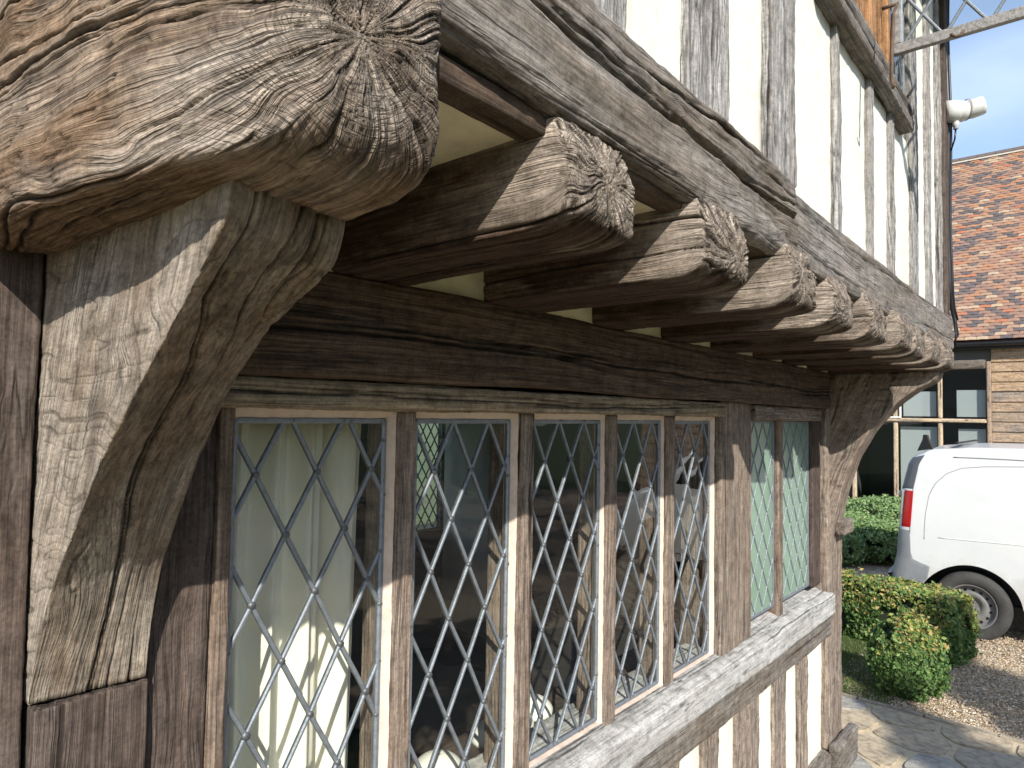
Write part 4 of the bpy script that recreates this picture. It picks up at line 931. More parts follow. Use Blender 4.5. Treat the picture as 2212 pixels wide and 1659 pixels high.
def shrub(name, label, loc, h, n, leaf, pal, top_pal, seed, sq=4.0, rough=0.12, freq=3.0, group=None, cat='hedge', rz=0.0, topz=0.35):
    root = thing(name, label, cat, loc, rz, group)
    P, d, rs = blob_points(n, (0, 0, h[2]), h, sq, rough, freq, seed)
    depth = rs.random(n) ** 2 * 0.16; P = np.array((0, 0, h[2])) + (P - np.array((0, 0, h[2]))) * (1.02 - depth[:, None]); st_ = rs.random(n) < 0.05; P[st_] += d[st_] * rs.uniform(0.01, 0.05, (int(st_.sum()), 1)); P[:, 2] = np.maximum(P[:, 2], 0.01)
    cl = fbm(P[:, 0] * 7 + seed, P[:, 1] * 7, P[:, 2] * 7, 2); keep = cl > -0.36; P, d, depth, cl = P[keep], d[keep], depth[keep], cl[keep]
    n = len(P); pal = np.array(pal); tp = np.array(top_pal)
    hgt = P[:, 2] / (2 * h[2]) + 0.25 * cl + rs.uniform(-0.15, 0.15, n)
    colr = pal[rs.integers(0, len(pal), n)]; tops = tp[rs.integers(0, len(tp), n)]
    isn = (hgt > 1 - topz) & (rs.random(n) < 0.72) & (depth < 0.06); colr = np.where(isn[:, None], tops, colr) * rs.uniform(0.7, 1.25, (n, 1))
    link(bpy.data.objects.new('foliage', leaf_mesh('foliage', P, d, leaf * rs.uniform(0.7, 1.3, n), colr, M['leaf'])), root)
    m = MB(); bmm = bmesh.new(); bmesh.ops.create_icosphere(bmm, subdivisions=4, radius=1)
    v = np.array([q.co[:] for q in bmm.verts]); f = [[q.index for q in fa.verts] for fa in bmm.faces]; bmm.free()
    k = (np.abs(v) ** sq).sum(1) ** (-1.0 / sq); bump = 1 + rough * fbm(v[:, 0] * freq + seed, v[:, 1] * freq, v[:, 2] * freq, 3)
    v = v * (k * bump)[:, None] * np.array(h) * 0.84 + np.array((0, 0, h[2])); v[:, 2] = np.maximum(v[:, 2], 0.03)
    m.v = v.tolist(); m.f = f; m.build('filler_core', M['hedge_core'], root, smooth=True, fix=False)  # solid dark core added inside the leaves to block see-through
    s = MB()
    for k in range(7):
        a = k * 0.9 + seed; x, y = 0.4 * h[0] * math.cos(a), 0.4 * h[1] * math.sin(a); s.tube([(x * 0.6, y * 0.6, -0.03), (x, y, h[2] * 0.5), (x * 1.3, y * 1.3, h[2])], [0.014, 0.011, 0.006], 6)
    s.build('stems', M['bark'], root, smooth=True)
    return root
GR = [(0.10, 0.19, 0.055), (0.14, 0.24, 0.070), (0.075, 0.14, 0.045), (0.19, 0.27, 0.085)]
NEWG = [(0.36, 0.36, 0.09), (0.46, 0.34, 0.13), (0.28, 0.34, 0.08), (0.40, 0.30, 0.13), (0.24, 0.31, 0.08), (0.20, 0.29, 0.07)]
BLUEG = [(0.19, 0.30, 0.11), (0.24, 0.35, 0.13), (0.14, 0.23, 0.09), (0.29, 0.39, 0.16)]
shrub('box_hedge', 'clipped low box hedge with orange new growth in front of the van wheel', (6.55, 0.27, 0), (0.20, 0.55, 0.262), 28000, 0.021, GR, NEWG, 11, sq=9.0, rough=0.07, rz=R(-16), topz=0.42)
shrub('box_bush', 'small rounded bush with green and yellow leaves on the corner by the stone path', (5.42, -0.02, 0), (0.20, 0.215, 0.258), 17000, 0.021, GR, NEWG, 12, sq=2.5, rough=0.24, cat='bush', topz=0.22)
for i, (x, y, hx, hy, hz, sd) in enumerate(((10.3, 1.12, 0.45, 0.45, 0.27, 21), (10.6, 1.68, 0.55, 0.55, 0.28, 22), (11.3, 1.20, 0.60, 0.60, 0.38, 23), (11.5, 2.2, 0.6, 0.7, 0.34, 24), (9.75, 1.62, 0.40, 0.40, 0.22, 25))):
    shrub('cloud_hedge', ('rounded dark green clipped shrub next to the van bumper', 'rounded clipped shrub just behind the corner post', 'tall clipped shrub rising behind the others below the barn window',
                          'clipped shrub farthest left below the barn window', 'lowest clipped shrub at the foot of the group')[i], (x, y, 0), (hx, hy, hz), 15000, 0.027, BLUEG, BLUEG, sd, sq=2.5, rough=0.10, cat='shrub', group='clipped shrubs below the barn window')
def grass(name, x0, x1, y0, y1, n, label, h=0.035):
    x = rng.uniform(x0, x1, n); y = rng.uniform(y0, y1, n); a = rng.uniform(0, 6.28, n); hh = h * rng.uniform(0.5, 1.3, n); ln = rng.normal(0, 0.35, (n, 2)) * hh[:, None]
    w = 0.0022; dx, dy = np.cos(a) * w, np.sin(a) * w
    V = np.stack([np.stack([x - dx, y - dy, 0 * x], 1), np.stack([x + dx, y + dy, 0 * x], 1), np.stack([x + ln[:, 0], y + ln[:, 1], hh], 1)], 1).reshape(-1, 3)
    pal = np.array([(0.07, 0.13, 0.03), (0.10, 0.17, 0.04), (0.06, 0.10, 0.03), (0.16, 0.17, 0.06)]); c = pal[rng.integers(0, 4, n)] * rng.uniform(0.7, 1.3, (n, 1))
    o = link(bpy.data.objects.new(name, np_mesh(name, V, np.arange(3 * n).reshape(-1, 3), M['leaf'], False, {'col': np.repeat(c, 3, 0)})))
    tag(o, label, 'grass', None, 'stuff')
soil = simple('lawn_soil', (0.075, 0.085, 0.035), 0.95, nscale=14, namt=0.4, bump=0.4, bscale=60)
lw = sheet('lawn', 5.085, 6.55, 0.02, 1.6, 0.004, 30, soil, 0.006)
grass('grass', 5.10, 6.5, 0.05, 1.4, 26000, 'short shaded grass between the corner post and the low hedge')
sheet('lawn', -12, 2.55, -9.0, -1.76, 0.006, 30, soil, 0.01)
grass('grass', -2.0, 2.5, -4.6, -1.78, 30000, 'mown lawn in front of the house', 0.04)

def conifer(name, label, loc, H, Rb, n, seed, group=None):
    root = thing(name, label, 'tree', loc, 0, group); rs = np.random.default_rng(seed)
    MB().tube([(0, 0, -0.05), (0.03, 0.02, H * 0.4), (0, 0, H * 0.97)], [0.16, 0.10, 0.015], 9).build('trunk', M['bark'], root, smooth=True)
    br = MB(); P = []; N = []
    nb = 150
    for k in range(nb):
        z = 0.25 + (H - 0.35) * (k / nb) ** 0.9; f = 1 - (z / H) ** 1.35; ln = Rb * (0.25 + 0.75 * f) * rs.uniform(0.75, 1.12) * (1 if z < H * 0.9 else 0.6)
        a = k * 2.399 + rs.uniform(-0.3, 0.3); dr = np.array([math.cos(a), math.sin(a), 0])
        tip = dr * ln + np.array([0, 0, z + ln * rs.uniform(-0.12, 0.22)])
        if k % 3 == 0: br.tube([(0, 0, z), tuple(0.5 * (tip + np.array([0, 0, z])) + np.array([0, 0, 0.05])), tuple(tip)], [0.022, 0.014, 0.004], 5)
        m = int(n / nb); t = rs.random(m) ** 0.65; base = np.array([0, 0, z]) * (1 - t[:, None]) + tip * t[:, None]
        sp = 0.13 * (0.5 + ln) * (1.15 - t[:, None]); q = base + rs.normal(0, 1, (m, 3)) * sp * np.array([1, 1, 0.7])
        P.append(q); N.append(np.tile(dr * 0.6 + np.array([0, 0, 0.5]), (m, 1)))
    P = np.concatenate(P); N = np.concatenate(N); m = len(P)
    pal = np.array([(0.022, 0.045, 0.020), (0.035, 0.062, 0.024), (0.018, 0.034, 0.018), (0.05, 0.07, 0.025)]); c = pal[rs.integers(0, 4, m)] * rs.uniform(0.7, 1.3, (m, 1))
    link(bpy.data.objects.new('crown', leaf_mesh('crown', P, N, rs.uniform(0.018, 0.034, m), c, M['needle'], 3.2)), root)
    br.build('branches', M['bark'], root, smooth=True)
    return root
conifer('conifer_tree', 'dark conifer standing across the lawn from the window, seen as a reflection', (0.35, -5.25, 0), 5.15, 1.05, 26000, 31)
conifer('conifer_tree', 'dark conifer nearest the path, seen as a reflection in the leaded lights', (1.75, -5.2, 0), 5.25, 1.1, 26000, 32)
for i, (x, y, H, r) in enumerate(((3.5, -10.5, 6.5, 1.9), (6.2, -11.5, 7.5, 2.1), (0.5, -11.5, 8, 2.2), (9.5, -13.0, 7.0, 2.0), (-3.0, -11.0, 7, 2.0), (13, -12.0, 7.5, 2.2))):
    conifer('conifer_tree', ('conifer far across the drive, in front of the tallest pair', 'tall conifer far across the drive', 'tallest conifer at the back of the lawn', 'conifer at the far end of the drive',
                             'conifer at the left end of the lawn', 'conifer beyond the barn end')[i], (x, y, 0), H, r, 14000, 40 + i, 'conifers round the garden')
def broadleaf(name, label, loc, H, Rc, n, seed):
    root = thing(name, label, 'tree', loc); rs = np.random.default_rng(seed)
    MB().tube([(0, 0, -0.1), (0.1, 0, H * 0.35), (0, 0.1, H * 0.7)], [0.28, 0.2, 0.06], 9).build('trunk', M['bark'], root, smooth=True)
    P = []; N = []; lm = MB()
    for k in range(38):
        d = rs.normal(size=3); d /= np.linalg.norm(d); c = np.array([0, 0, H - Rc]) + d * Rc * rs.uniform(0.35, 0.85)
        if k % 3 == 0: lm.tube([(0, 0.05, H * 0.45), tuple(0.5 * c + np.array([0, 0, H * 0.3])), tuple(c)], [0.08, 0.05, 0.015], 5)
        m = n // 38; q = rs.normal(size=(m, 3)); q /= np.linalg.norm(q, axis=1, keepdims=True); P.append(c + q * Rc * 0.36 * rs.random((m, 1)) ** 0.4); N.append(q)
    P = np.concatenate(P); N = np.concatenate(N); m = len(P); pal = np.array(GR); c = pal[rs.integers(0, 4, m)] * rs.uniform(0.6, 1.2, (m, 1))
    link(bpy.data.objects.new('crown', leaf_mesh('crown', P, N, rs.uniform(0.07, 0.12, m), c, M['leaf'])), root); lm.build('limbs', M['bark'], root, smooth=True)
broadleaf('tree', 'leafy tree whose edge shows above the barn ridge', (23.2, 4.25, 0), 12.3, 2.4, 9000, 51)
broadleaf('tree', 'leafy tree behind the house, seen through the far window', (5.6, 8.5, 0), 5.0, 2.2, 9000, 52)
broadleaf('tree', 'leafy tree across the drive reflected in the far lights', (8.6, -6.6, 0), 4.6, 1.5, 9000, 53)

# ------------------------------------------------------------------ barn
barn = thing('barn', 'barn with a mottled red clay tile roof, weatherboards and large glazed front', 'barn', (14.0, 0, 0))
M['board_new'] = oak('weatherboard', (0.22, 0.14, 0.085), (0.44, 0.30, 0.19), (0.58, 0.43, 0.29), (0.30, 0.275, 0.255), 0.7, bump=0.3)
M['barn_frame'] = oak('barn_frame', (0.34, 0.24, 0.15), (0.55, 0.42, 0.28), (0.68, 0.56, 0.40), (0.60, 0.54, 0.46), 0.4, bump=0.15)
M['barn_glass'] = glass('barn_glass', (0.80, 0.84, 0.86), wav=0.01)
M['blind'] = simple('blind', (0.66, 0.63, 0.56), 0.9)
M['gutter'] = simple('gutter', (0.015, 0.016, 0.02), 0.4)
EZ, RX, RZ = 3.30, 3.5, 7.66         # eaves height, ridge x offset, ridge height
Y0, Y1 = -7.0, 4.6
def btimber(name, box, axis, res, mat, seed, **k):
    return timber(name, box, axis, res, mat, barn, seed, lump=0.002, cracks=4, cdepth=0.003, **k)
MB().box(0.10, 7.0, Y0, -0.02 + 0.22, 0, EZ).box(0.10, 7.0, 2.75, Y1, 0, EZ).box(0.10, 7.0, 0.2005, 2.7495, 2.90, EZ).box(0.10, 0.16, 0.2005, 2.7495, 0, 0.10).box(3.0, 3.1, 0.2005, 2.7495, 0.0, 2.8995).build('wall', simple('barn_inner', (0.10, 0.09, 0.08), 0.9), barn)
for k in range(19):                   # lapped boards either side of the glazing
    z = 0.05 + 0.17 * k
    for (a, b) in ((Y0, 0.205), (2.76, Y1)):
        pts = [(0.085, a, z), (0.045, a, z + 0.002), (0.072, a, z + 0.185), (0.085, a, z + 0.185)]
        o = MB(); n = 24
        V = []; Fc = []; ys = np.linspace(a, b, n)
        for y in ys:
            w = 0.005 * float(vn(y * 1.3 + k * 7, k * 1.0)); V += [(0.085, y, z + w), (0.047, y, z + 0.001 + w), (0.070, y, z + 0.184 + w), (0.085, y, z + 0.184 + w)]
        for i in range(n - 1):
            for j in range(4): Fc.append((4 * i + j, 4 * i + (j + 1) % 4, 4 * i + 4 + (j + 1) % 4, 4 * i + 4 + j))
        V = np.array(V); me = np_mesh('board', V, np.array(Fc), M['board_new'], False, {'cav': np.zeros(len(V)), 'wc': np.stack([V[:, 1] + k * 3.1, V[:, 2] + k * 0.7, V[:, 0]], 1), 'wx': np.full(len(V), random.uniform(-0.6, -0.3) if z > 2.3 else random.uniform(0.0, 0.7)), 'pd': np.stack([0 * V[:, 0] + 1, V[:, 2] * 6, V[:, 2]], 1), 'en': np.zeros(len(V))})
        bm = bmesh.new(); bm.from_mesh(me); bmesh.ops.recalc_face_normals(bm, faces=bm.faces); bm.to_mesh(me); bm.free()
        link(bpy.data.objects.new('board', me), barn)
btimber('jamb', (0.02, 0.12, 0.208, 0.275, 0.0, 2.95), 'Z', 0.03, M['board_new'], 201, wx=0.2)
btimber('window_head', (0.03, 0.14, 0.277, 2.72, 2.82, 2.98), 'X' if False else '-Y', 0.04, M['oak_silver'], 202, wx=0.0)
for i, y in enumerate((0.958, 1.66, 2.36)):
    btimber('mullion', (0.035, 0.12, y - 0.035, y + 0.035, 0.05, 1.885), 'Z', 0.03, M['barn_frame'], 203 + i)
    btimber('mullion', (0.035, 0.12, y - 0.035, y + 0.035, 1.956, 2.818), 'Z', 0.03, M['barn_frame'], 213 + i)
btimber('transom', (0.015, 0.13, 0.277, 2.72, 1.887, 1.954), '-Y', 0.03, M['barn_frame'], 208)
btimber('jamb', (0.03, 0.12, 2.722, 2.758, 0.0, 2.95), 'Z', 0.03, M['barn_frame'], 209)
ys = [0.277, 0.923, 0.993, 1.625, 1.695, 2.325, 2.395, 2.72]
for i in range(0, 8, 2):
    MB().box(0.075, 0.083, ys[i] + 0.001, ys[i + 1] - 0.001, 0.08, 1.884).build('pane', M['barn_glass'], barn)
    MB().box(0.075, 0.083, ys[i] + 0.001, ys[i + 1] - 0.001, 1.957, 2.817).build('pane', M['barn_glass'], barn)
for a, b, z0, z1 in ((0.30, 0.70, 0.12, 1.78), (0.30, 0.72, 1.99, 2.46), (1.02, 1.60, 0.12, 1.80), (1.03, 1.55, 1.99, 2.44)):
    MB().box(0.16, 0.165, a, b, z0, z1).build('blind', M['blind'], barn)
wf = MB(); wf.box(0.0, 0.03, 1.56, 1.585, 1.957, 2.22).box(0.0, 0.03, 1.76, 1.785, 1.957, 2.22).box(0.0, 0.03, 1.5855, 1.7595, 2.195, 2.22).box(0.0, 0.03, 1.5855, 1.7595, 1.957, 1.98)
wf.build('opener_frame', simple('white_frame', (0.80, 0.79, 0.76), 0.4), barn)
gt = MB(); n = 10
for y in (Y0, Y1):
    for k in range(n + 1):
        a = math.pi * k / n; gt.v.append((-0.13 - 0.06 * math.cos(a), y, EZ - 0.045 - 0.06 * math.sin(a)))
for k in range(n): gt.f.append((k, k + 1, n + 1 + k + 1, n + 1 + k))
g = gt.build('gutter', M['gutter'], barn, smooth=True); g.modifiers.new('thick', 'SOLIDIFY').thickness = 0.006
MB().box(-0.06, 0.02, Y0, Y1, EZ - 0.14, EZ - 0.02).build('fascia', M['gutter'], barn)
# roof deck, tiles, ridge
sl_len = math.hypot(RX + 0.15, RZ - EZ); ux, uz = (RX + 0.15) / sl_len, (RZ - EZ) / sl_len
rd = MB(); rd.prism([(-0.12, Y0 - 0.1, EZ - 0.04), (RX, Y0 - 0.1, RZ - 0.03), (2 * RX + 0.12, Y0 - 0.1, EZ - 0.04)], (0, Y1 - Y0 + 0.2, 0)); deck = rd.build('roof', simple('roof_deck', (0.10, 0.06, 0.045), 0.95), barn)
TC = [(0.31, 0.158, 0.088), (0.26, 0.152, 0.104), (0.30, 0.19, 0.125), (0.090, 0.076, 0.074), (0.118, 0.094, 0.086), (0.37, 0.27, 0.18), (0.33, 0.128, 0.068), (0.22, 0.135, 0.102)]
TM = [simple('clay_tile_' + ('orange', 'brown', 'tan', 'slate', 'dark', 'buff', 'red', 'russet')[i], c, 0.85, nscale=25, namt=0.25, bump=0.3, bscale=50) for i, c in enumerate(TC)]
TW, TG, TLN = 0.168, 0.080, 0.125
def tile_pts(jz=0.0, bend=0.006):
    """one tile: local (u up the slope, y across, n out of the slope)"""
    V = []
    for u in (0.0, TLN):
        for y, c in ((-TW / 2 + 0.0015, 0.0), (0, bend), (TW / 2 - 0.0015, 0.0)):
            lift = (0.019 if u == 0 else 0.006) + c
            V += [(u, y, lift), (u, y, lift - 0.012)]
    # indices: per u row: 0 t,1 b,2 t,3 b,4 t,5 b
    Fc = [(0, 6, 8, 2), (2, 8, 10, 4), (1, 3, 9, 7), (3, 5, 11, 9), (0, 2, 3, 1), (2, 4, 5, 3), (6, 7, 9, 8), (8, 9, 11, 10), (0, 1, 7, 6), (4, 10, 11, 5)]
    return np.array(V), Fc
TV, TF = tile_pts()
def to_world(u, y, n): return np.stack([-0.15 + u * ux - n * uz, y, EZ + u * uz + n * ux], -1)
tile_me = []
for k in range(8):
    mb = MB(); mb.v = [tuple((p[0] * ux - p[2] * uz, p[1], p[0] * uz + p[2] * ux)) for p in TV]; mb.f = TF
    me = mb.mesh('tile', TM[k]); bm = bmesh.new(); bm.from_mesh(me); bmesh.ops.recalc_face_normals(bm, faces=bm.faces); bm.to_mesh(me); bm.free(); tile_me.append(me)
rows = int((sl_len - 0.05) / TG); V = []; Fc = []; Mi = []; cnt = 0
rt = random.Random(3)
for r in range(rows):
    u = r * TG; nn = int((Y1 - Y0) / TW)
    for c in range(nn):
        y = Y0 + (c + 0.5 + (0.5 if r % 2 else 0)) * TW; k = rt.choices(range(8), (6, 6, 5, 4.5, 3.5, 2, 2, 4))[0]
        base = to_world(np.float64(u + rt.uniform(-0.003, 0.003)), y + rt.uniform(-0.002, 0.002), rt.uniform(-0.001, 0.002))
        ymax = 0.95 + 0.11 * u; ymin = -0.55
        if ymin < y < ymax and cnt < 300 and r < 36:
            o = link(bpy.data.objects.new('tile', tile_me[k]), deck); o.location = tuple(base); cnt += 1
        else:
            b0 = len(V); V += [(base[0] + p[0] * ux - p[2] * uz, base[1] + p[1], base[2] + p[0] * uz + p[2] * ux) for p in TV]
            Fc += [tuple(b0 + i for i in f) for f in TF]; Mi += [k] * len(TF)
mb = MB(); mb.v = V; mb.f = Fc; me = mb.mesh('tile_field')
for m_ in TM: me.materials.append(m_)
me.polygons.foreach_set('material_index', Mi); bm = bmesh.new(); bm.from_mesh(me); bmesh.ops.recalc_face_normals(bm, faces=bm.faces); bm.to_mesh(me); bm.free()
tf = link(bpy.data.objects.new('tile_field', me), deck); tf['kind'] = 'stuff'
rm = None
for k in range(int((Y1 - Y0) / 0.32)):
    if rm is None:
        mb = MB(); nn = 10
        for y in (0.004, 0.316):
            for j in range(nn + 1): a = math.pi * j / nn; mb.v.append((-0.11 * math.cos(a), y, 0.09 * math.sin(a)))
            for j in range(nn + 1): a = math.pi * j / nn; mb.v.append((-0.095 * math.cos(a), y, 0.075 * math.sin(a)))
        q = nn + 1
        for j in range(nn): mb.f += [(j, j + 1, 2 * q + j + 1, 2 * q + j), (q + j + 1, q + j, 3 * q + j, 3 * q + j + 1), (j, q + j, q + j + 1, j + 1), (2 * q + j, 2 * q + j + 1, 3 * q + j + 1, 3 * q + j)]
        o = mb.build('ridge_tile', TM[4], deck, smooth=False); rm = o.data
    else: o = link(bpy.data.objects.new('ridge_tile', rm), deck)
    o.location = (RX, Y0 + 0.32 * k, RZ - 0.02)
MB().box(RX - 0.10, RX + 0.10, Y0, Y1, RZ - 0.06, RZ - 0.012).build('ridge_bedding', M['mortar'], deck)

# ------------------------------------------------------------------ van
van = thing('parked_van', 'white panel van parked on the gravel, rear end showing, with plain steel wheels', 'van', (7.2, 0.42, 0))
white = simple('van_paint', (0.60, 0.615, 0.62), 0.25, spec=0.5, nscale=3, namt=0.05); white.node_tree.nodes['Principled BSDF'].inputs['Coat Weight'].default_value = 0.4
def dirty(m):
    t = m.node_tree; b = t.nodes['Principled BSDF']; L = t.links.new; src = b.inputs['Base Color'].links[0].from_socket
    co = nd(t, 'ShaderNodeTexCoord'); sp = nd(t, 'ShaderNodeSeparateXYZ'); L(co.outputs['Object'], sp.inputs[0]); n = nd(t, 'ShaderNodeTexNoise', Scale=7.0, Detail=6.0, Roughness=0.7); L(co.outputs['Object'], n.inputs['Vector'])
    ad = nd(t, 'ShaderNodeMath', operation='MULTIPLY_ADD'); L(n.outputs['Fac'], ad.inputs[0]); ad.inputs[1].default_value = 0.7; L(sp.outputs['Z'], ad.inputs[2])
    r = ramp(t, [(0.55, 0.62), (0.95, 0.12), (1.3, 0.0)]); L(ad.outputs[0], r.inputs[0]); L(mixc(t, r.outputs[0], src, (0.36, 0.33, 0.28)), b.inputs['Base Color'])
dirty(white)
bumper = simple('bumper_plastic', (0.20, 0.21, 0.225), 0.6, nscale=8, namt=0.15); redl = simple('tail_lamp', (0.35, 0.012, 0.014), 0.12); clearl = simple('clear_lamp', (0.55, 0.55, 0.54), 0.1, metal=0.4)
tyre_m = simple('tyre', (0.045, 0.044, 0.042), 0.85, nscale=14, namt=0.35, bump=0.2, bscale=60); steel = simple('steel_wheel', (0.21, 0.205, 0.20), 0.5, metal=0.25, nscale=20, namt=0.2); vglass = simple('van_window', (0.02, 0.022, 0.026), 0.05)
VL, VW = 3.95, 1.70
WR, WC1, WC2, WZ = 0.30, 0.615, 3.15, 0.268     # wheel radius, wheel centres along u
def roofz(u): return float(np.interp(u, [0, 0.12, 0.5, 1.5, 2.35, 2.75, 3.2, 3.55, 3.95], [1.60, 1.665, 1.695, 1.71, 1.68, 1.50, 1.10, 0.98, 0.72]))
def rearu(z): return float(np.interp(z, [0.2, 0.43, 0.645, 0.92, 1.27, 1.50, 1.62, 1.72], [0.0, -0.02, 0.035, 0.05, 0.078, 0.13, 0.20, 0.30]))
def lowz(u):
    z = 0.24
    for c in (WC1, WC2):
        d = abs(u - c); ra = 0.375
        if d < ra: z = max(z, WZ + math.sqrt(ra * ra - d * d) * 0.98)
    return z
us = sorted(set(list(np.linspace(0, 0.30, 16)) + list(np.linspace(0.3, VL, 110)) + [c + s * 0.375 * math.sin(a) for c in (WC1, WC2) for s in (-1, 1) for a in np.linspace(0, math.pi / 2, 12)]))
us = [u for i, u in enumerate(us) if i == 0 or u - us[i - 1] > 0.004]
vs = np.linspace(0, 1, 40)
def section(u, v):
    """v 0 lower edge .. 0.72 roof shoulder .. 1 roof centre ; returns (lateral, z)"""
    zl, zr = lowz(u), roofz(u)
    if v < 0.72:
        z = zl + (zr - 0.13 - zl) * v / 0.72; h = (z - 0.24) / 1.3
        x = 0.028 * (1 - min(1, h * 2.2)) ** 2 + 0.10 * max(0, h - 0.45) ** 1.6
    else:
        f = (v - 0.72) / 0.28; zb = zr - 0.13; hb = (zb - 0.24) / 1.3; xb = 0.10 * max(0, hb - 0.45) ** 1.6
        a = min(1, f * 1.9) * math.pi / 2; xs = xb + 0.10 * (1 - math.cos(a)); z = zb + 0.105 * math.sin(a)
        if f * 1.9 > 1: g_ = (f * 1.9 - 1) / 0.9; xs = xb + 0.10 + (VW / 2 - xb - 0.10) * g_; z = zb + 0.105 + 0.025 * math.sin(g_ * math.pi / 2)
        x = xs
    # plan rounding at rear and front
    du = max(0, 0.13 - u) / 0.13; x += 0.085 * (1 - math.sqrt(max(0, 1 - du * du)))
    df = max(0, u - (VL - 0.55)) / 0.55; x += 0.30 * (1 - math.sqrt(max(0, 1 - df * df)))
    return x, z
G = np.zeros((len(us), len(vs), 3))
for i, u in enumerate(us):
    for j, v in enumerate(vs):
        x, z = section(u, v); uu = u + rearu(z) * max(0, 1 - u / 0.9) if v < 0.995 else u + rearu(z) * max(0, 1 - u / 0.9)
        G[i, j] = (x, -uu, z)
faces = {'body': []}
nv = len(vs); Vs = []
for side in (0, 1):
    A = G.copy()
    if side: A[:, :, 0] = VW - A[:, :, 0]
    b0 = side * len(us) * nv; Vs += A.reshape(-1, 3).tolist()
    for i in range(len(us) - 1):
        for j in range(nv - 1):
            k = b0 + i * nv + j; q = (k, k + nv, k + nv + 1, k + 1); u = 0.5 * (us[i] + us[i + 1]); z = 0.5 * (G[i, j, 2] + G[i + 1, j + 1, 2])
            c = 'body'
            faces[c].append(q)
# rear face
rb = len(Vs); rear = [k for k in range(nv)] + [len(us) * nv + k for k in range(nv - 1, -1, -1)]
faces['body'].append(tuple(rear))
fr_ = [(len(us) - 1) * nv + k for k in range(nv)] + [len(us) * nv + (len(us) - 1) * nv + k for k in range(nv - 1, -1, -1)]
faces['body'].append(tuple(fr_))
for nm, mt in (('body', white),):
    used = sorted({i for q in faces[nm] for i in q}); mp_ = {k: n for n, k in enumerate(used)}
    mb = MB(); mb.v = [tuple(Vs[i]) for i in used]; mb.f = [tuple(mp_[i] for i in q) for q in faces[nm]]
    o = mb.build(nm, mt, van, smooth=True)
    o.modifiers.new('split', 'EDGE_SPLIT').split_angle = R(40)
dark_trim = simple('dark_trim', (0.085, 0.092, 0.105), 0.3)
def xsec(u, z):
    h = (z - 0.24) / 1.3; x = 0.028 * (1 - min(1, h * 2.2)) ** 2 + 0.10 * max(0, h - 0.45) ** 1.6
    du = max(0, 0.13 - u) / 0.13; return x + 0.085 * (1 - math.sqrt(max(0, 1 - du * du)))
def patch(name, u0, u1, zlo, zhi, mat, off=0.004, nu=18, nz=14):
    for sd in (0, 1):
        mb = MB()
        for i in range(nu + 1):
            u = u0 + (u1 - u0) * i / nu; a, b = zlo(u), zhi(u)
            for j in range(nz + 1):
                z = a + (b - a) * j / nz; x = xsec(u, z) - off * (1 if 0 < i < nu and 0 < j < nz else -0.5)
                mb.v.append((x if sd == 0 else VW - x, -(u + rearu(z) * max(0, 1 - u / 0.9)) + (0.004 if u < 0.02 else 0), z))
        for i in range(nu):
            for j in range(nz): k = i * (nz + 1) + j; mb.f.append((k, k + nz + 1, k + nz + 2, k + 1))
        mb.build(name, mat, van, smooth=True)
patch('rear_quarter_trim', 0.0, 0.115, lambda u: 1.262, lambda u: 1.555 + 0.3 * u, dark_trim)
patch('tail_lamp', 0.030, 0.118, lambda u: 0.905, lambda u: 1.258, redl)
patch('reversing_lamp', 0.0, 0.028, lambda u: 0.995, lambda u: 1.256, clearl, nu=6)
patch('bumper', 0.0, 0.300, lambda u: max(0.245, lowz(u) + 0.004), lambda u: float(np.interp(u, [0, 0.115, 0.125, 0.15, 0.31], [0.90, 0.90, 0.70, 0.635, 0.575])), bumper, nu=40)
# rear bumper bulge, red reflector, handle, mirror glass
bb = MB(); prof = [(0.0, 0.24), (0.055, 0.26), (0.075, 0.36), (0.06, 0.46), (0.0, 0.47)]; nst = 9
for i in range(nst):
    f = i / (nst - 1); x = 0.03 + (VW - 0.06) * f; k = 1 - abs(2 * f - 1) ** 6 * 0.55
    for d_, z in prof: bb.v.append((x, 0.01 + d_ * k, z))
for i in range(nst - 1):
    for j in range(4): bb.f.append((i * 5 + j, i * 5 + 5 + j, i * 5 + 6 + j, i * 5 + 1 + j))
bb.build('rear_bumper', bumper, van, smooth=True)
MB().box(0.060, 0.075, -0.075, -0.030, 0.49, 0.585).build('reflector', redl, van, bevel=0.006)
seam = simple('seam', (0.30, 0.31, 0.31), 0.5)
def side_line(pts, r, name, mt):
    """thin line lying on the near side; pts (u, z)"""
    out = []
    for u, z in pts:
        zl, zr = lowz(u), roofz(u); v = 0.72 * (z - zl) / max(0.05, (zr - 0.13 - zl)); x, zz = section(u, min(v, 0.99)); out.append((x - 0.0005, -(u + rearu(zz) * max(0, 1 - u / 0.9)), zz))
    MB().tube(out, r, 5).build(name, mt, van, smooth=True)
pan = [(0.235, 0.82), (0.235, 1.05), (0.255, 1.22), (0.30, 1.34), (0.38, 1.43), (0.50, 1.485), (0.70, 1.51), (1.10, 1.53), (2.2, 1.53)]
side_line([(np.interp(t, np.linspace(0, 1, 9), [p[0] for p in pan]), np.interp(t, np.linspace(0, 1, 9), [p[1] for p in pan])) for t in np.linspace(0, 1, 60)], 0.0032, 'panel_crease', seam)
side_line([(0.112, z) for z in np.linspace(0.62, 1.50, 20)], 0.0028, 'panel_seam', dark_trim)
side_line([(0.95 + u, 0.86 + 0.02 * u) for u in np.linspace(-0.6, 1.4, 30)], 0.0040, 'swage_line', white)
side_line([(1.52, z) for z in np.linspace(0.30, 1.56, 24)], 0.0026, 'door_seam', dark_trim)
side_line([(2.38, z) for z in np.linspace(0.30, 1.50, 24)], 0.0026, 'door_seam', dark_trim)
side_line([(u, 0.335) for u in np.linspace(1.02, 2.74, 30)], 0.010, 'rub_strip', bumper)
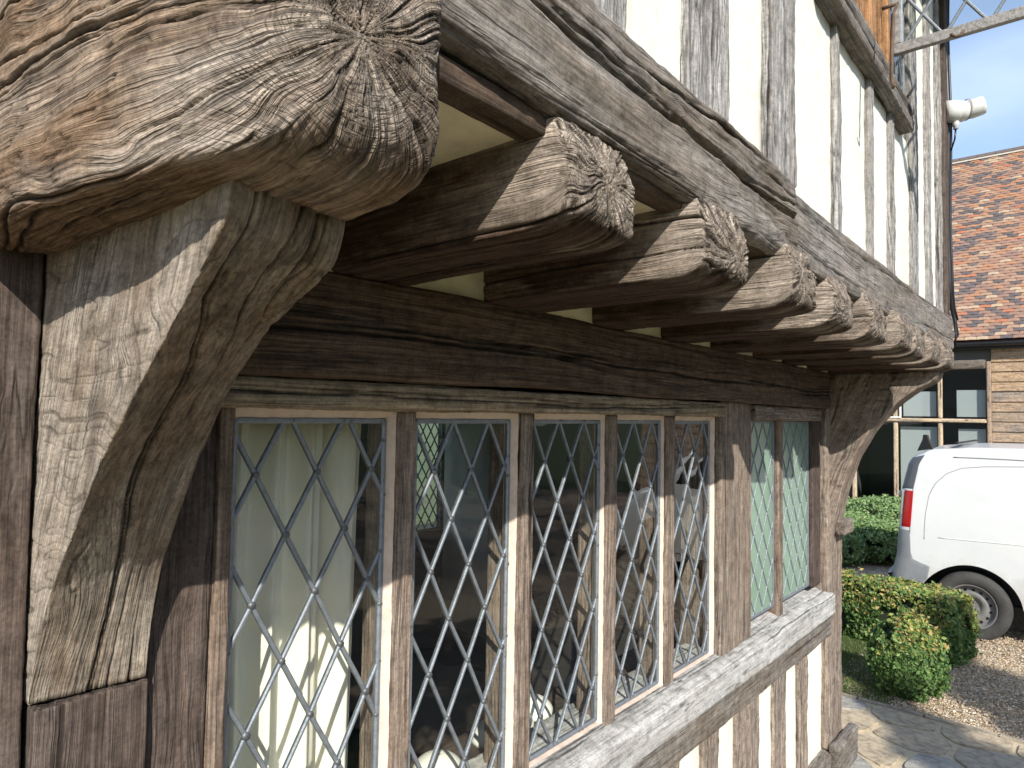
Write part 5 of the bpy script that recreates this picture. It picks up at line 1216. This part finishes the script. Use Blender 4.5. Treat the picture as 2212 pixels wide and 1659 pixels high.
side_line([(u, 1.585) for u in np.linspace(0.40, 2.3, 30)], 0.006, 'roof_gutter', seam)
for z0 in (0,):
    MB().box(0.10, 1.60, -0.56, -0.50, 1.705, 1.712).build('roof_bar', blk, van)
rbm = MB(); rbm.prism([(0.10, -0.20, 1.62), (0.10, -0.33, 1.645), (0.10, -0.30, 1.72), (0.10, -0.285, 1.775), (0.10, -0.25, 1.775), (0.10, -0.245, 1.73)], (0.07, 0, 0)); rbm.build('roof_bar_foot', blk, van, bevel=0.006)
for zz in (0.66, 1.19): MB().box(0.095, 0.12, -0.085, -0.040, zz, zz + 0.05).build('door_hinge', clearl, van, bevel=0.004)
# side glass at the front
side_glass = [(2.42, 1.08), (3.02, 1.08), (2.80, 1.36), (2.62, 1.48), (2.42, 1.48)]
for sd in (0, 1):
    pts = []
    for u, z in side_glass:
        x, zz = section(u, 0.72 * (z - lowz(u)) / max(0.05, roofz(u) - 0.13 - lowz(u))); x = max(0.0, x) - 0.004; pts.append(((x if sd == 0 else VW - x), -u, z))
    MB().prism(pts, (0.006 if sd == 0 else -0.006, 0, 0)).build('side_window', vglass, van)
def wheel(y, side):
    x0 = 0.005 if side == 0 else VW - 0.005; ax = (-1, 0, 0) if side == 0 else (1, 0, 0)
    w = bpy.data.objects.new('wheel', None); link(w, van); w.location = (x0 + (0.11 if side == 0 else -0.11), y, WZ)
    t = MB(); t.lathe([(0.19, -0.10), (0.26, -0.105), (0.29, -0.09), (WR, -0.06), (WR, 0.06), (0.292, 0.085), (0.265, 0.102), (0.20, 0.098), (0.193, 0.085)], (0, 0, 0), ax, 56); t.build('tyre', tyre_m, w, smooth=True)
    r = MB(); r.lathe([(0.196, 0.088), (0.192, 0.094), (0.182, 0.085), (0.175, 0.045), (0.160, 0.040), (0.120, 0.052), (0.095, 0.060), (0.075, 0.035), (0.060, 0.030), (0.0, 0.030)], (0, 0, 0), ax, 48); r.build('rim', steel, w, smooth=True)
    h = MB()
    for k in range(15):
        a = 2 * math.pi * k / 15; c = Vector((0, 0.143 * math.cos(a), 0.143 * math.sin(a))); s = -1 if side == 0 else 1
        h.lathe([(0.0, 0.0025), (0.0125, 0.0025), (0.0125, -0.01)], (s * 0.046, c.y, c.z), ax, 10)
    h.build('rim_hole_discs', blk, w, smooth=False)  # black discs on the rim stand in for the shade inside its holes
    nb_ = MB()
    for k in range(4):
        a = 2 * math.pi * k / 4 + 0.5; nb_.lathe([(0.0, 0.018), (0.008, 0.018), (0.010, 0.0)], ((-1 if side == 0 else 1) * 0.030, 0.045 * math.cos(a), 0.045 * math.sin(a)), ax, 6)
    nb_.lathe([(0.0, 0.008), (0.022, 0.008), (0.026, 0.0)], ((-1 if side == 0 else 1) * 0.030, 0, 0), ax, 14); nb_.build('wheel_nuts', steel, w)
for c in (WC1, WC2):
    for sd in (0, 1): wheel(-c, sd)
# dark wheel wells and underside
un = MB(); un.box(0.16, VW - 0.16, -VL + 0.3, -0.06, 0.20, 0.30)
for c in (WC1, WC2):
    for sd in (0, 1):
        n = 20; x = 0.022 if sd == 0 else VW - 0.022; x2 = 0.26 if sd == 0 else VW - 0.26; b0 = len(un.v)
        for k in range(n + 1):
            a = math.pi * k / n; y = -(c + 0.385 * math.cos(a)); z = WZ + 0.372 * math.sin(a) if 0 < k < n else 0.22; un.v += [(x, y, z), (x2, y, z)]
        for k in range(n): un.f.append((b0 + 2 * k, b0 + 2 * k + 1, b0 + 2 * k + 3, b0 + 2 * k + 2))
        un.v.append((x2, -c, 0.22)); ce = len(un.v) - 1
        for k in range(n): un.f.append((ce, b0 + 2 * k + 1, b0 + 2 * k + 3))
un.build('underside', blk, van, fix=False)
print('script seconds', round(time.time() - T0, 1), 'verts', sum(len(o.data.vertices) for o in bpy.data.objects if o.type == 'MESH'))
